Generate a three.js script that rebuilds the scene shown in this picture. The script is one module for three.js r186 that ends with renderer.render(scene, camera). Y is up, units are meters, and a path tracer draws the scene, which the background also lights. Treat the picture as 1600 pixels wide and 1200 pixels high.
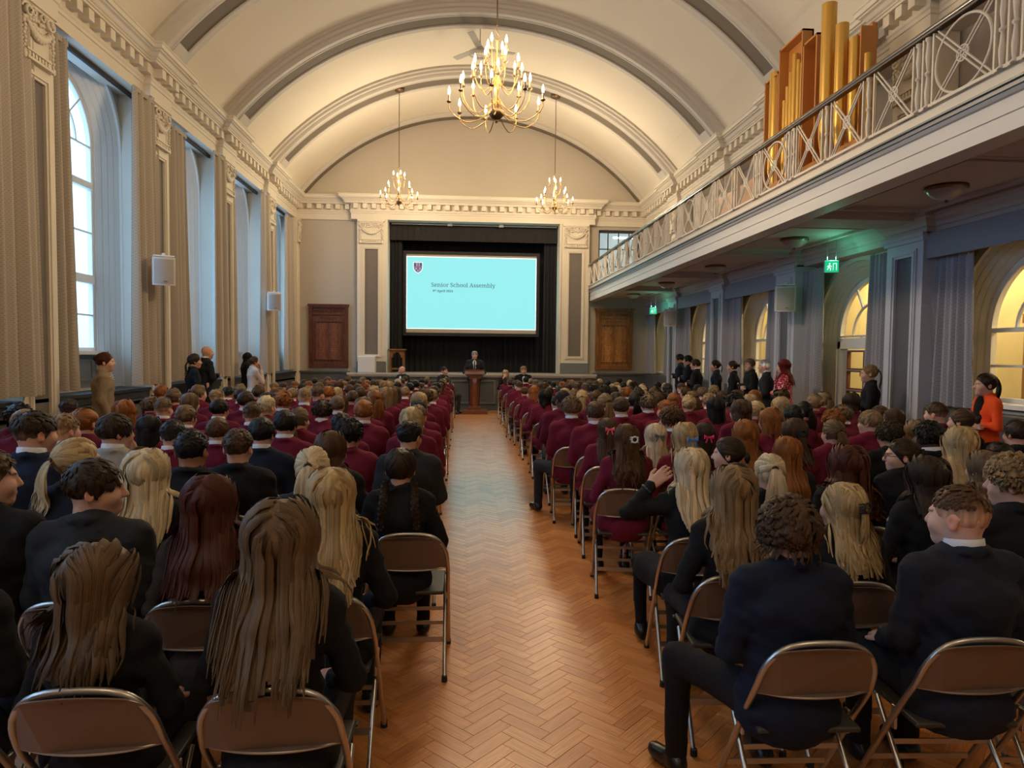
import * as THREE from 'three';
import { mergeGeometries, mergeVertices, toCreasedNormals } from 'three/addons/utils/BufferGeometryUtils.js';
import { RoundedBoxGeometry } from 'three/addons/geometries/RoundedBoxGeometry.js';
import { RectAreaLightUniformsLib } from 'three/addons/lights/RectAreaLightUniformsLib.js';
import { createNoise3D, createNoise2D } from 'simplex-noise';

// ---------------------------------------------------------------- camera, sky, exposure
const scene = new THREE.Scene();
const FOCAL = 1060;                                     // in pixels of the 1600 x 1200 frame
const camera = new THREE.PerspectiveCamera(2 * Math.atan(600 / FOCAL) * 180 / Math.PI, 4 / 3, 0.05, 200);
camera.position.set(0, 1.75, 0);
camera.rotation.set(-Math.atan(48.2 / Math.hypot(FOCAL, 78.5)), -Math.atan(78.5 / FOCAL), 0.0105, 'YXZ');
camera.updateMatrixWorld(true);
const renderer = new THREE.WebGLRenderer({ antialias: true });
renderer.toneMapping = THREE.LinearToneMapping;
renderer.toneMappingExposure = 2.2;
renderer.shadowMap.enabled = true;
RectAreaLightUniformsLib.init();
{ // overcast sky of the standard kind: the zenith about three times as bright as the horizon, blue against the warm lamps
  const W = 64, H = 128, d = new Float32Array(W * H * 4);
  for (let y = 0; y < H; y++) { const el = ((y + 0.5) / H - 0.5) * Math.PI, k = (1 + 2 * Math.max(0, Math.sin(el))) / 3; for (let x = 0; x < W; x++) d.set([1.4 * k, 2.75 * k, 4.6 * k, 1], (y * W + x) * 4); }
  const t = new THREE.DataTexture(d, W, H, THREE.RGBAFormat, THREE.FloatType); t.mapping = THREE.EquirectangularReflectionMapping; t.magFilter = THREE.LinearFilter; t.needsUpdate = true; scene.background = t;
}
const BULB = { color: new THREE.Color().setRGB(1.0, 0.77, 0.50), cd: 0.55 };

// ---------------------------------------------------------------- helpers
let seed_ = 20240409;
const rnd = () => { seed_ = (seed_ + 0x6d2b79f5) | 0; let t = Math.imul(seed_ ^ (seed_ >>> 15), 1 | seed_); t = (t + Math.imul(t ^ (t >>> 7), 61 | t)) ^ t; return ((t ^ (t >>> 14)) >>> 0) / 4294967296; };
const rr = (a, b) => a + (b - a) * rnd();
const pick = (a) => a[Math.floor(rnd() * a.length) % a.length];
const n3 = createNoise3D(rnd), n2 = createNoise2D(rnd);
const V3 = (x, y, z) => new THREE.Vector3(x, y, z);
const lin = (r, g, b) => new THREE.Color().setRGB(r, g, b);
const clamp = THREE.MathUtils.clamp, lerp = THREE.MathUtils.lerp, smooth = (a, b, x) => { const t = clamp((x - a) / (b - a), 0, 1); return t * t * (3 - 2 * t); };
const taken = new Map();
function numbered(n) { const k = taken.get(n) ?? 0; taken.set(n, k + 1); return k ? n + '_' + String(k).padStart(3, '0') : n; }
function std(r, g, b, rough = 0.7, metal = 0, extra = {}) { return new THREE.MeshStandardMaterial({ color: lin(r, g, b), roughness: rough, metalness: metal, ...extra }); }
function phys(r, g, b, rough, extra = {}) { return new THREE.MeshPhysicalMaterial({ color: lin(r, g, b), roughness: rough, ...extra }); }
function shadow(o) { o.castShadow = true; o.receiveShadow = true; return o; }
function part(name, geo, mat, parent, pos) { const m = shadow(new THREE.Mesh(geo, mat)); m.name = name; if (pos) m.position.set(...pos); parent.add(m); return m; }
function thing(name, label, category, pos = [0, 0, 0], turn = 0, group) {
  const o = new THREE.Group(); o.name = numbered(name); o.position.set(...pos); o.rotation.y = turn; scene.add(o);
  o.userData = { label, category }; if (group) o.userData.group = group; return o;
}
function solo(name, geo, mat, label, category, group, pos) { const m = part(numbered(name), geo, mat, scene, pos); m.userData = { label, category }; if (group) m.userData.group = group; return m; }
function struct(name, geo, mat, label, category) { const m = geo ? part(name, geo, mat, scene) : new THREE.Group(); m.name = name; if (!geo) scene.add(m); m.userData = { kind: 'structure', label, category }; return m; }
function dup(root, pos, turn, label, group) { const r = root.clone(); r.name = numbered(root.name.replace(/_\d{3}$/, '')); r.userData = { ...root.userData, label }; if (group) r.userData.group = group; r.position.set(...pos); if (turn !== undefined) r.rotation.y = turn; scene.add(r); return r; }
// geometry
const flat = (g) => (g.index ? g.toNonIndexed() : g);
function clean(g, keep = ['position', 'normal', 'uv']) { for (const k of Object.keys(g.attributes)) if (!keep.includes(k)) g.deleteAttribute(k); return g; }
function merge(list) { return mergeGeometries(list.map((g) => clean(flat(g)))); }
function box(w, h, d, x = 0, y = 0, z = 0) { return new THREE.BoxGeometry(w, h, d).translate(x, y, z); }
function span(x0, x1, y0, y1, z0, z1) { return box(Math.abs(x1 - x0), Math.abs(y1 - y0), Math.abs(z1 - z0), (x0 + x1) / 2, (y0 + y1) / 2, (z0 + z1) / 2); }
function rbox(w, h, d, r, x = 0, y = 0, z = 0, s = 2) { return new RoundedBoxGeometry(w, h, d, s, r).translate(x, y, z); }
function rod(a, b, r, r2 = r, seg = 8) { const d = b.clone().sub(a), g = new THREE.CylinderGeometry(r2, r, d.length(), seg); g.applyQuaternion(new THREE.Quaternion().setFromUnitVectors(V3(0, 1, 0), d.clone().normalize())); return g.translate((a.x + b.x) / 2, (a.y + b.y) / 2, (a.z + b.z) / 2); }
function tube(pts, r, seg = 24, rad = 8, closed = false) { return new THREE.TubeGeometry(new THREE.CatmullRomCurve3(pts, closed), seg, r, rad, closed); }
function lathe(pts, seg = 16) { return new THREE.LatheGeometry(pts.map(([r, y]) => new THREE.Vector2(r, y)), seg); }
function mapPos(g, f) { const p = g.attributes.position, v = V3(); for (let i = 0; i < p.count; i++) { v.fromBufferAttribute(p, i); const w = f(v.x, v.y, v.z); p.setXYZ(i, w[0], w[1], w[2]); } p.needsUpdate = true; g.computeVertexNormals(); return g; }
function boxUV(g, s = 1) {            // uv in metres on the largest axis
  g = flat(g); if (!g.attributes.normal) g.computeVertexNormals(); const p = g.attributes.position, n = g.attributes.normal, uv = new Float32Array(p.count * 2);
  for (let i = 0; i < p.count; i++) { const ax = Math.abs(n.getX(i)), ay = Math.abs(n.getY(i)), az = Math.abs(n.getZ(i)); const x = p.getX(i), y = p.getY(i), z = p.getZ(i);
    if (ay > ax && ay > az) { uv[2 * i] = x * s; uv[2 * i + 1] = z * s; } else if (ax > az) { uv[2 * i] = z * s; uv[2 * i + 1] = y * s; } else { uv[2 * i] = x * s; uv[2 * i + 1] = y * s; } }
  g.setAttribute('uv', new THREE.BufferAttribute(uv, 2)); return g;
}
// a moulding: profile [out, y] swept along a plan path [x, z] with mitred corners; "out" is to the left of the direction of travel
function sweepPlan(path, prof, side = 1) {
  const pos = [], rows = path.map((p, i) => {
    const a = path[Math.max(0, i - 1)], b = path[Math.min(path.length - 1, i + 1)];
    const d1 = i > 0 ? V3(p[0] - a[0], 0, p[1] - a[1]).normalize() : null, d2 = i < path.length - 1 ? V3(b[0] - p[0], 0, b[1] - p[1]).normalize() : null;
    const nn = (d) => V3(d.z * side, 0, -d.x * side), n1 = nn(d1 ?? d2), n2_ = nn(d2 ?? d1), m = n1.clone().add(n2_); m.multiplyScalar(1 / Math.max(0.2, 1 + n1.dot(n2_)));
    return prof.map(([o, y]) => [p[0] + m.x * o, y, p[1] + m.z * o]);
  });
  for (let i = 0; i + 1 < rows.length; i++) for (let k = 0; k + 1 < prof.length; k++) { const a = rows[i][k], b = rows[i + 1][k], c = rows[i + 1][k + 1], d = rows[i][k + 1]; pos.push(...a, ...b, ...c, ...a, ...c, ...d); }
  const g = new THREE.BufferGeometry(); g.setAttribute('position', new THREE.Float32BufferAttribute(pos, 3)); g.computeVertexNormals(); return boxUV(g);
}
function extr(shape, depth, seg = 24, bevel = 0) { return new THREE.ExtrudeGeometry(shape, { depth, curveSegments: seg, bevelEnabled: bevel > 0, bevelSize: bevel, bevelThickness: bevel, bevelSegments: 1 }); }
function rectShape(x0, y0, x1, y1) { const s = new THREE.Shape(); s.moveTo(x0, y0); s.lineTo(x1, y0); s.lineTo(x1, y1); s.lineTo(x0, y1); s.closePath(); return s; }
function archPath(C, cx, r, y0, ys) { const s = new C(); s.moveTo(cx - r, y0); s.lineTo(cx + r, y0); s.lineTo(cx + r, ys); s.absarc(cx, ys, r, 0, Math.PI, false); s.lineTo(cx - r, y0); return s; }
function frameRing(x0, y0, x1, y1, w, depth) { const s = rectShape(x0, y0, x1, y1); s.holes.push(rectShape(x0 + w, y0 + w, x1 - w, y1 - w)); return extr(s, depth); }
// textures
function dataTex(w, h, f, srgb = false, rep) {
  const d = new Uint8Array(w * h * 4);
  for (let y = 0; y < h; y++) for (let x = 0; x < w; x++) { const c = f(x / w, y / h, x, y); const o = (y * w + x) * 4; d[o] = clamp(c[0], 0, 1) * 255; d[o + 1] = clamp(c[1], 0, 1) * 255; d[o + 2] = clamp(c[2], 0, 1) * 255; d[o + 3] = 255; }
  const t = new THREE.DataTexture(d, w, h); t.wrapS = t.wrapT = THREE.RepeatWrapping; t.magFilter = THREE.LinearFilter; t.minFilter = THREE.LinearMipmapLinearFilter; if (srgb) t.colorSpace = THREE.SRGBColorSpace; if (rep) t.repeat.set(...rep); t.needsUpdate = true; return t;
}
const gray = (v) => [v, v, v];
// periodic value noise for tiling textures
function tileNoise(u, v, nx, ny, k) { const a = u * 2 * Math.PI, b = v * 2 * Math.PI; return n3(Math.cos(a) * nx + k * 7.1, Math.sin(a) * nx + Math.cos(b) * ny, Math.sin(b) * ny - k * 3.3); }

// ---------------------------------------------------------------- materials
const plasterBump = dataTex(256, 256, (u, v) => gray(0.5 + 0.25 * tileNoise(u, v, 6, 6, 1) + 0.25 * tileNoise(u, v, 20, 20, 2)));
const M = {
  wall: std(0.46, 0.41, 0.34, 0.8, 0, { bumpMap: plasterBump, bumpScale: 0.0015 }),
  vault: std(0.74, 0.67, 0.54, 0.85, 0, { bumpMap: plasterBump, bumpScale: 0.002 }),
  trim: std(0.70, 0.63, 0.51, 0.55),
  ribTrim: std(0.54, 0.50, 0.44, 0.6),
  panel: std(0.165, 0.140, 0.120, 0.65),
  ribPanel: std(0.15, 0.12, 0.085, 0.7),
  dado: std(0.085, 0.088, 0.088, 0.5),
  dadoLight: std(0.17, 0.175, 0.18, 0.5),
  ledge: std(0.03, 0.03, 0.032, 0.4),
  white: std(0.72, 0.72, 0.72, 0.45),
  winWhite: std(0.78, 0.75, 0.70, 0.5),
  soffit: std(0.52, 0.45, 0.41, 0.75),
  reveal: std(0.62, 0.57, 0.46, 0.7),
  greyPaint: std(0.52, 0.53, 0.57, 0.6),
  brass: std(0.26, 0.155, 0.05, 0.38, 1),
  bronze: std(0.16, 0.10, 0.05, 0.4, 0.9),
  chrome: std(0.72, 0.72, 0.72, 0.22, 1),
  black: std(0.012, 0.012, 0.014, 0.7),
  blackCloth: std(0.014, 0.014, 0.017, 0.95),
  blackCloth2: std(0.022, 0.020, 0.020, 0.95),
  glass: phys(1, 1, 1, 0.02, { transmission: 1, thickness: 0, ior: 1.45 }),
};
// ---------------------------------------------------------------- the hall's main lines (metres; the hall runs along -z)
const XC = 0.36, PL = -4.98, PR = 5.70, WL = -5.45, WR = 6.10, ZF = -21.3, ZB = 5.2, STAGE = 1.12, ZS = -20.65;
const ZP = [-1.95, -5.2, -8.45, -11.7, -14.95, -18.2], ZBAY = ZP.map((z) => z - 1.625), BAL_X = 3.96, BAL_FLOOR = 3.86;

// floor: oak blocks in herringbone, each a piece with its own edges
const woodTex = (() => dataTex(256, 64, (u, v) => { const g = 0.5 + 0.5 * tileNoise(u, v, 0.35, 3.2, 4), f = tileNoise(u, v, 0.6, 11, 5), s = tileNoise(u, v, 0.9, 22, 6); const k = 0.80 + 0.16 * g + 0.07 * f + 0.04 * s; return [k, k * 0.985, k * 0.965]; }, true))();
const floorMats = [[0.76, 0.305, 0.080], [0.70, 0.265, 0.064], [0.80, 0.34, 0.096], [0.64, 0.23, 0.052], [0.77, 0.325, 0.092]].map(([r, g, b]) => phys(r, g, b, 0.38, { map: woodTex, clearcoat: 0.5, clearcoatRoughness: 0.27 }));
const floor = struct('floor', span(-5.9, 6.6, -0.25, -0.0125, ZB, -25.5), std(0.05, 0.022, 0.010, 0.6), 'wooden hall floor laid with oak blocks in herringbone', 'floor');
{
  const L = 0.25, W = 0.0715, gap = 0.0009, h = 0.012, c = 0.0012;
  const blockGeo = (k) => {                                        // bevelled block, top at y = 0, uv shifted per variant
    const a = L / 2 - gap / 2, b = W / 2 - gap / 2, P = [[-a, -h, -b], [a, -h, -b], [a, -h, b], [-a, -h, b], [-a, -c, -b], [a, -c, -b], [a, -c, b], [-a, -c, b], [-a + c, 0, -b + c], [a - c, 0, -b + c], [a - c, 0, b - c], [-a + c, 0, b - c]];
    const Q = [[8, 11, 10, 9], [4, 8, 9, 5], [5, 9, 10, 6], [6, 10, 11, 7], [7, 11, 8, 4], [0, 4, 5, 1], [1, 5, 6, 2], [2, 6, 7, 3], [3, 7, 4, 0]], pos = [], uv = [];
    for (const q of Q) for (const i of [0, 1, 2, 0, 2, 3]) { const p = P[q[i]]; pos.push(...p); uv.push((p[0] + a) / (2 * a) * 0.45 + k * 0.21, (p[2] + b) / (2 * b) * 0.3 + k * 0.37); }
    const g = new THREE.BufferGeometry(); g.setAttribute('position', new THREE.Float32BufferAttribute(pos, 3)); g.setAttribute('uv', new THREE.Float32BufferAttribute(uv, 2)); g.computeVertexNormals(); return g;
  };
  const geos = [0, 1, 2, 3].map(blockGeo), all = [], S = Math.SQRT1_2, ox = 0.42;
  for (let i = -420; i < 420; i++) for (let j = -60; j < 60; j++) for (const v of [0, 1]) {
    const p0 = i * W + j * L, q0 = i * W - j * L, p = v ? p0 + L + W / 2 : p0 + L / 2, q = v ? q0 + W - L / 2 : q0 + W / 2;
    const x = (p - q) * S + ox, z = -(p + q) * S;
    if (x < -5.35 || x > 6.0 || z > 1.6 || z < -20.6) continue;
    all.push({ x, z, a: v ? Math.PI / 4 * 3 : Math.PI / 4 });
  }
  const near = all.filter((b) => b.z < -2.75 && b.x > -0.95 && b.x < 1.25 && b.x > -0.95 - (b.z + 3) * 0.05).sort((a, b) => b.z - a.z).slice(0, 300), set = new Set(near);
  for (const b of near) { const m = part('floor_block', geos[Math.floor(rnd() * 4)], floorMats[Math.floor(rnd() * 5)], floor, [b.x, rr(-0.0004, 0.0003), b.z]); m.rotation.y = b.a; m.castShadow = false; }
  const rest = all.filter((b) => !set.has(b)), groups = [0, 1, 2, 3, 4].map(() => []), q = new THREE.Quaternion(), up = V3(0, 1, 0), mx = new THREE.Matrix4();
  rest.forEach((b) => groups[Math.floor(rnd() * 5)].push(b));
  groups.forEach((list, k) => { const im = new THREE.InstancedMesh(geos[k % 4], floorMats[k], list.length); list.forEach((b, i) => im.setMatrixAt(i, mx.compose(V3(b.x, rr(-0.0004, 0.0003), b.z), q.setFromAxisAngle(up, b.a), V3(1, 1, 1)))); im.name = 'floor_blocks'; im.userData.kind = 'stuff'; im.receiveShadow = true; floor.add(im); });
}

// arched sweeps
function archSweep(prof, y0, ys, seg = 22) {           // prof [r, z]; opening centred on x = 0
  const at = (t) => (t <= 1 ? (r) => [r, y0 + (ys - y0) * t] : t >= 2 ? (r) => [-r, ys - (ys - y0) * (t - 2)] : (r) => [Math.cos((t - 1) * Math.PI) * r, ys + Math.sin((t - 1) * Math.PI) * r]);
  const ts = [0]; for (let i = 0; i <= seg; i++) ts.push(1 + i / seg); ts.push(3); const pos = [];
  for (let i = 0; i + 1 < ts.length; i++) for (let k = 0; k + 1 < prof.length; k++) { const f = at(ts[i]), g = at(ts[i + 1]), A = [...f(prof[k][0]), prof[k][1]], B = [...g(prof[k][0]), prof[k][1]], C = [...g(prof[k + 1][0]), prof[k + 1][1]], D = [...f(prof[k + 1][0]), prof[k + 1][1]]; pos.push(...A, ...B, ...C, ...A, ...C, ...D); }
  const g = new THREE.BufferGeometry(); g.setAttribute('position', new THREE.Float32BufferAttribute(pos, 3)); g.computeVertexNormals(); return boxUV(g);
}
function arcRing(r0, r1, a0, a1, depth, cx = 0, cy = 0, seg = 20) { const s = new THREE.Shape(); s.absarc(cx, cy, r1, a0, a1, false); s.absarc(cx, cy, r0, a1, a0, true); s.closePath(); return extr(s, depth, seg); }
let windowNo = 0;
// an arched window in its splayed reveal; local z = 0 is the wall face, +z the room
function makeWindow(o, label) {
  const g = new THREE.Group(); g.name = 'window_' + (++windowNo); g.userData = { kind: 'structure', label, category: 'window' }; scene.add(g);
  const { R, r, ys, y0, sill, zg, rows, cols, upper } = o;
  const d = R - r, prof = [[R + 0.09, 0], [R + 0.09, 0.03], [R + 0.01, 0.035], [R, 0]];
  for (let i = 1; i <= 4; i++) { prof.push([R - d * i / 4 + 0.012, zg * 0.82 * i / 4 + 0.004], [R - d * i / 4, zg * 0.82 * i / 4]); }
  prof.push([r, zg]);
  part('reveal', archSweep(prof, y0, ys), o.revealMat, g);
  if (o.key) part('keystone', (() => { const s = new THREE.Shape(); s.moveTo(-0.09, 0); s.lineTo(0.09, 0); s.lineTo(0.13, 0.36); s.lineTo(-0.13, 0.36); s.closePath(); return extr(s, 0.08).translate(0, ys + R - 0.06, -0.02); })(), M.trim, g);
  const fr = archPath(THREE.Shape, 0, r, sill, ys); fr.holes.push(archPath(THREE.Path, 0, r - 0.07, sill + 0.07, ys));
  const bars = [extr(fr, 0.07).translate(0, 0, zg - 0.05)], ri = r - 0.06, bw = o.bar ?? 0.026, xs = [];
  for (let i = 1; i < cols; i++) xs.push(-ri + 2 * ri * i / cols);
  rows.forEach(([ya, yb, n, thick]) => { bars.push(box(2 * ri, thick, 0.085, 0, yb, zg)); for (let k = 1; k < n; k++) bars.push(box(2 * ri, bw, 0.03, 0, ya + (yb - ya) * k / n, zg)); xs.forEach((x) => bars.push(box(bw, yb - ya, 0.03, x, (ya + yb) / 2, zg))); });
  const yT = rows.length ? rows[rows.length - 1][1] : sill;
  xs.forEach((x) => bars.push(box(bw, ys - yT, 0.03, x, (ys + yT) / 2, zg)));
  bars.push(box(2 * ri, bw, 0.03, 0, ys, zg));
  const rin = ri * 0.58; bars.push(arcRing(rin - bw / 2, rin + bw / 2, 0, Math.PI, 0.03, 0, ys).translate(0, 0, zg - 0.015));
  for (let k = 1; k < upper; k++) { const a = Math.PI * k / upper; bars.push(box(ri - rin, bw, 0.03, (ri + rin) / 2, 0, 0).rotateZ(a).translate(0, ys, zg)); }
  part('frame', merge(bars), o.frameMat, g);
  if (o.sillDepth) part('window_sill', box(2 * r + 0.1, 0.05, o.sillDepth, 0, sill - 0.01, zg + o.sillDepth / 2 - 0.02), o.frameMat, g);
  if (o.apron) { part('apron_panel', merge([box(2 * r + 0.3, sill - y0 - 0.03, 0.04, 0, (sill + y0) / 2 - 0.02, zg), frameRing(-r + 0.12, y0 + 0.1, r - 0.12, sill - 0.1, 0.04, 0.02).translate(0, 0, zg + 0.02)]), M.dadoLight, g); }
  // panes, one by one
  const gm = o.glassMat ?? M.glass, cw = 2 * ri / cols;
  [...rows, [yT, ys, 1, 0]].forEach(([ya, yb, n]) => { if (yb - ya < 0.05) return; for (let k = 0; k < n; k++) for (let c = 0; c < cols; c++) part('pane', box(cw - 0.01, (yb - ya) / n - 0.01, 0.004, -ri + cw * (c + 0.5), ya + (yb - ya) * (k + 0.5) / n, zg), gm, g); });
  { const s = new THREE.Shape(); s.absarc(0, 0, rin, 0, Math.PI, false); s.closePath(); part('pane', extr(s, 0.004).translate(0, ys, zg - 0.002), gm, g); }
  for (let k = 0; k < upper; k++) part('pane', arcRing(rin, ri, Math.PI * k / upper, Math.PI * (k + 1) / upper, 0.004, 0, ys, 8).translate(0, 0, zg - 0.002), gm, g);
  g.position.set(o.x, 0, o.z); g.rotation.y = o.turn; return g;
}
// left wall: tall arched windows to the sky
const wallShape = (holes, y1) => { const s = rectShape(-ZB, 0, -ZF + 0.4, y1); holes.forEach((h) => s.holes.push(h)); return s; };
const wallLeft = struct('wall_left', boxUV(mapPos(extr(wallShape([-0.325, ...ZBAY].map((z) => archPath(THREE.Path, -z, 1.26, 1.16, 4.82)), 6.6), 0.45), (s, y, t) => [WL - t, y, -s])), M.wall, 'left side wall with tall arched windows between panelled pilasters', 'wall');
const ordinal = ['first', 'second', 'third', 'fourth', 'fifth', 'sixth', 'seventh', 'eighth', 'ninth', 'tenth', 'eleventh', 'twelfth', 'thirteenth', 'fourteenth', 'fifteenth', 'sixteenth', 'seventeenth', 'eighteenth', 'nineteenth', 'twentieth', 'twenty-first', 'twenty-second', 'twenty-third', 'twenty-fourth', 'twenty-fifth', 'twenty-sixth'];
[...ZBAY, -0.325].forEach((z, i) => makeWindow({ x: WL, z, turn: Math.PI / 2, R: 1.26, r: 0.97, ys: 4.82, y0: 1.16, sill: 1.70, zg: -0.26, cols: 3, upper: 4, rows: [[1.72, 2.81, 2, 0.13], [2.81, 4.23, 2, 0.10]], frameMat: M.winWhite, revealMat: M.winWhite, sillDepth: 0.2, apron: true, key: true }, 'tall arched white window in the left wall, ' + (i > 5 ? 'seventh' : ordinal[5 - i]) + ' from the stage'));
// right wall: lower openings under the gallery, plain above
const RB = ZBAY, RWIN = { R: 1.14, r: 0.92, ys: 2.08, y0: 1.16 };
const rightHoles = RB.map((z, i) => archPath(THREE.Path, -z, RWIN.R, i === 2 ? 0.0 : RWIN.y0, RWIN.ys));
const wallRight = struct('wall_right', boxUV(mapPos(extr(wallShape(rightHoles, 6.6), 0.45), (s, y, t) => [WR + t, y, -s])), M.wall, 'right side wall with arched windows under the gallery', 'wall');
RB.forEach((z, i) => { if (i === 2) return; makeWindow({ ...RWIN, x: WR, z, turn: -Math.PI / 2, sill: 1.22, zg: -0.22, cols: 3, upper: 3, bar: 0.03, rows: [[1.24, 2.08, 2, 0.05]], frameMat: M.winWhite, revealMat: M.reveal, sillDepth: 0.3 }, 'arched white window to the lit corridor under the gallery, ' + ordinal[5 - i] + ' from the stage'); });
// the doorway bay: fanlight over a glazed door standing in its frame
makeWindow({ ...RWIN, y0: 0, x: WR, z: RB[2], turn: -Math.PI / 2, sill: 1.98, zg: -0.22, cols: 3, upper: 3, bar: 0.03, rows: [], frameMat: M.winWhite, revealMat: M.reveal }, 'arched fanlight above the door under the green exit sign');
{
  const d = struct('door_1', null, null, 'pale door with brown-framed glass panes in the right wall', 'door'); d.position.set(WR + 0.22, 0, RB[2]); d.rotation.y = -Math.PI / 2;
  part('door_frame', merge([box(0.08, 2.0, 0.14, -0.8, 1.0, 0), box(0.08, 2.0, 0.14, 0.8, 1.0, 0), box(1.68, 0.12, 0.14, 0, 1.94, 0), box(0.06, 1.9, 0.1, 0.02, 0.95, 0)]), M.winWhite, d);
  const sh = rectShape(-0.38, 0.01, 0.38, 1.86); const pm = std(0.42, 0.42, 0.38, 0.5), br = std(0.16, 0.05, 0.02, 0.5);
  for (const dx of [-0.38, 0.42]) {
    const leafShape = rectShape(-0.36, 0.01, 0.36, 1.86); for (const y of [0.92, 1.24, 1.56]) leafShape.holes.push(rectShape(-0.22, y, 0.22, y + 0.27));
    const leaf = part('door_leaf', extr(leafShape, 0.045).translate(dx, 0, -0.02), pm, d);
    part('glazing_bead', merge([0.92, 1.24, 1.56].map((y) => frameRing(-0.235, y - 0.015, 0.235, y + 0.285, 0.02, 0.06).translate(dx, 0, -0.028))), br, leaf);
    for (const y of [0.92, 1.24, 1.56]) part('pane', box(0.44, 0.27, 0.004, dx, y + 0.135, 0), M.glass, leaf);
    part('door_handle', merge([box(0.02, 0.14, 0.01, dx + 0.29, 1.0, 0.03), rod(V3(dx + 0.29, 1.0, 0.03), V3(dx + 0.29, 1.0, 0.07), 0.008), rod(V3(dx + 0.29, 1.0, 0.07), V3(dx + 0.18, 1.0, 0.07), 0.009)]), M.chrome, leaf);
  }
}
// far wall with the proscenium opening and an upper window by the gallery
const PO = [-2.34, 3.06, STAGE, 5.88];
{
  const s = rectShape(-5.9, 0, 6.6, 9.9); s.holes.push(rectShape(PO[0], PO[2], PO[1], PO[3])); s.holes.push(rectShape(4.27, 3.98, 5.62, 5.66));
  const wf = struct('wall_front', boxUV(extr(s, 0.35).translate(0, 0, ZF - 0.35)), M.wall, 'far end wall around the stage opening', 'wall');
  part('stage_reveal', merge([span(PO[0] - 0.0, PO[0] + 0.06, PO[2], PO[3], ZF + 0.26, ZF - 0.35), span(PO[1] - 0.06, PO[1], PO[2], PO[3], ZF + 0.26, ZF - 0.35), span(PO[0], PO[1], PO[3] - 0.06, PO[3], ZF + 0.26, ZF - 0.35)]), M.trim, wf);
}
struct('wall_back', span(-5.9, 6.6, 0, 9.9, ZB, ZB + 0.35), M.wall, 'rear wall of the hall behind the last row', 'wall');
// vault: a solid ceiling with the barrel cut out of it, ribs below
const VR = 6.83, VY = 9.1 - VR, VA = Math.asin(5.42 / VR);
{
  const s = new THREE.Shape(); s.moveTo(-5.92, 6.42); s.lineTo(XC - 5.42, 6.42); s.absarc(XC, VY, VR, Math.PI / 2 + VA, Math.PI / 2 - VA, true); s.lineTo(6.62, 6.42); s.lineTo(6.62, 9.9); s.lineTo(-5.92, 9.9); s.closePath();
  let g = extr(s, ZB - ZF + 0.7, 64).translate(0, 0, ZF - 0.35); g = toCreasedNormals(g, 0.4);
  const ceiling = struct('ceiling', boxUV(g), M.vault, 'cream barrel-vaulted plaster ceiling with moulded cross ribs', 'ceiling');
  const arcSweep = (prof, a, n = 56) => {               // prof [z, drop below the vault]
    const pos = [], P = (k, t) => { const r = VR - prof[k][1]; return [XC + Math.sin(t) * r, VY + Math.cos(t) * r, prof[k][0]]; };
    for (let i = 0; i < n; i++) for (let k = 0; k + 1 < prof.length; k++) { const t0 = -a + 2 * a * i / n, t1 = -a + 2 * a * (i + 1) / n; const A = P(k, t0), B = P(k, t1), C = P(k + 1, t1), D = P(k + 1, t0); pos.push(...A, ...B, ...C, ...A, ...C, ...D); }
    const q = new THREE.BufferGeometry(); q.setAttribute('position', new THREE.Float32BufferAttribute(pos, 3)); q.computeVertexNormals(); return boxUV(toCreasedNormals(q, 0.5));
  };
  const half = [[-0.5, -0.02], [-0.5, 0.05], [-0.46, 0.07], [-0.44, 0.12], [-0.40, 0.14], [-0.38, 0.19], [-0.36, 0.21], [-0.24, 0.21], [-0.23, 0.222], [-0.20, 0.222], [-0.19, 0.205], [-0.19, 0.17]];
  const ribG = arcSweep([...half, ...half.map(([z, d]) => [-z, d]).reverse()], VA + 0.03), panG = arcSweep([[-0.195, 0.192], [0.195, 0.192]], VA - 0.075), endG = [-1, 1].map((k) => { const a0 = VA - 0.075, p = []; for (let i = 0; i < 2; i++) p.push(box(0.5, 0.04, 0.30, 0, 0, 0)); const c = box(0.55, 0.09, 0.40, 0, 0, 0).rotateZ(-k * (VA - 0.035)); return c.translate(XC + Math.sin(k * (VA - 0.035)) * (VR - 0.19), VY + Math.cos(VA - 0.035) * (VR - 0.19), 0); });
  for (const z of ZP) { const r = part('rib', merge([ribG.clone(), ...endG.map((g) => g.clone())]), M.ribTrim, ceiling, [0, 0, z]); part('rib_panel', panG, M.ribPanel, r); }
  const r = part('rib', arcSweep([[0.26, -0.02], [0.26, 0.05], [0.22, 0.09], [0.18, 0.1], [0.17, 0.12], [0.15, 0.12]], VA + 0.02), M.ribTrim, ceiling, [0, 0, ZF]); part('rib_panel', arcSweep([[0.16, 0.10], [0.16, 0.16], [-0.02, 0.16]], VA + 0.01), M.ribPanel, r);
}
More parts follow.
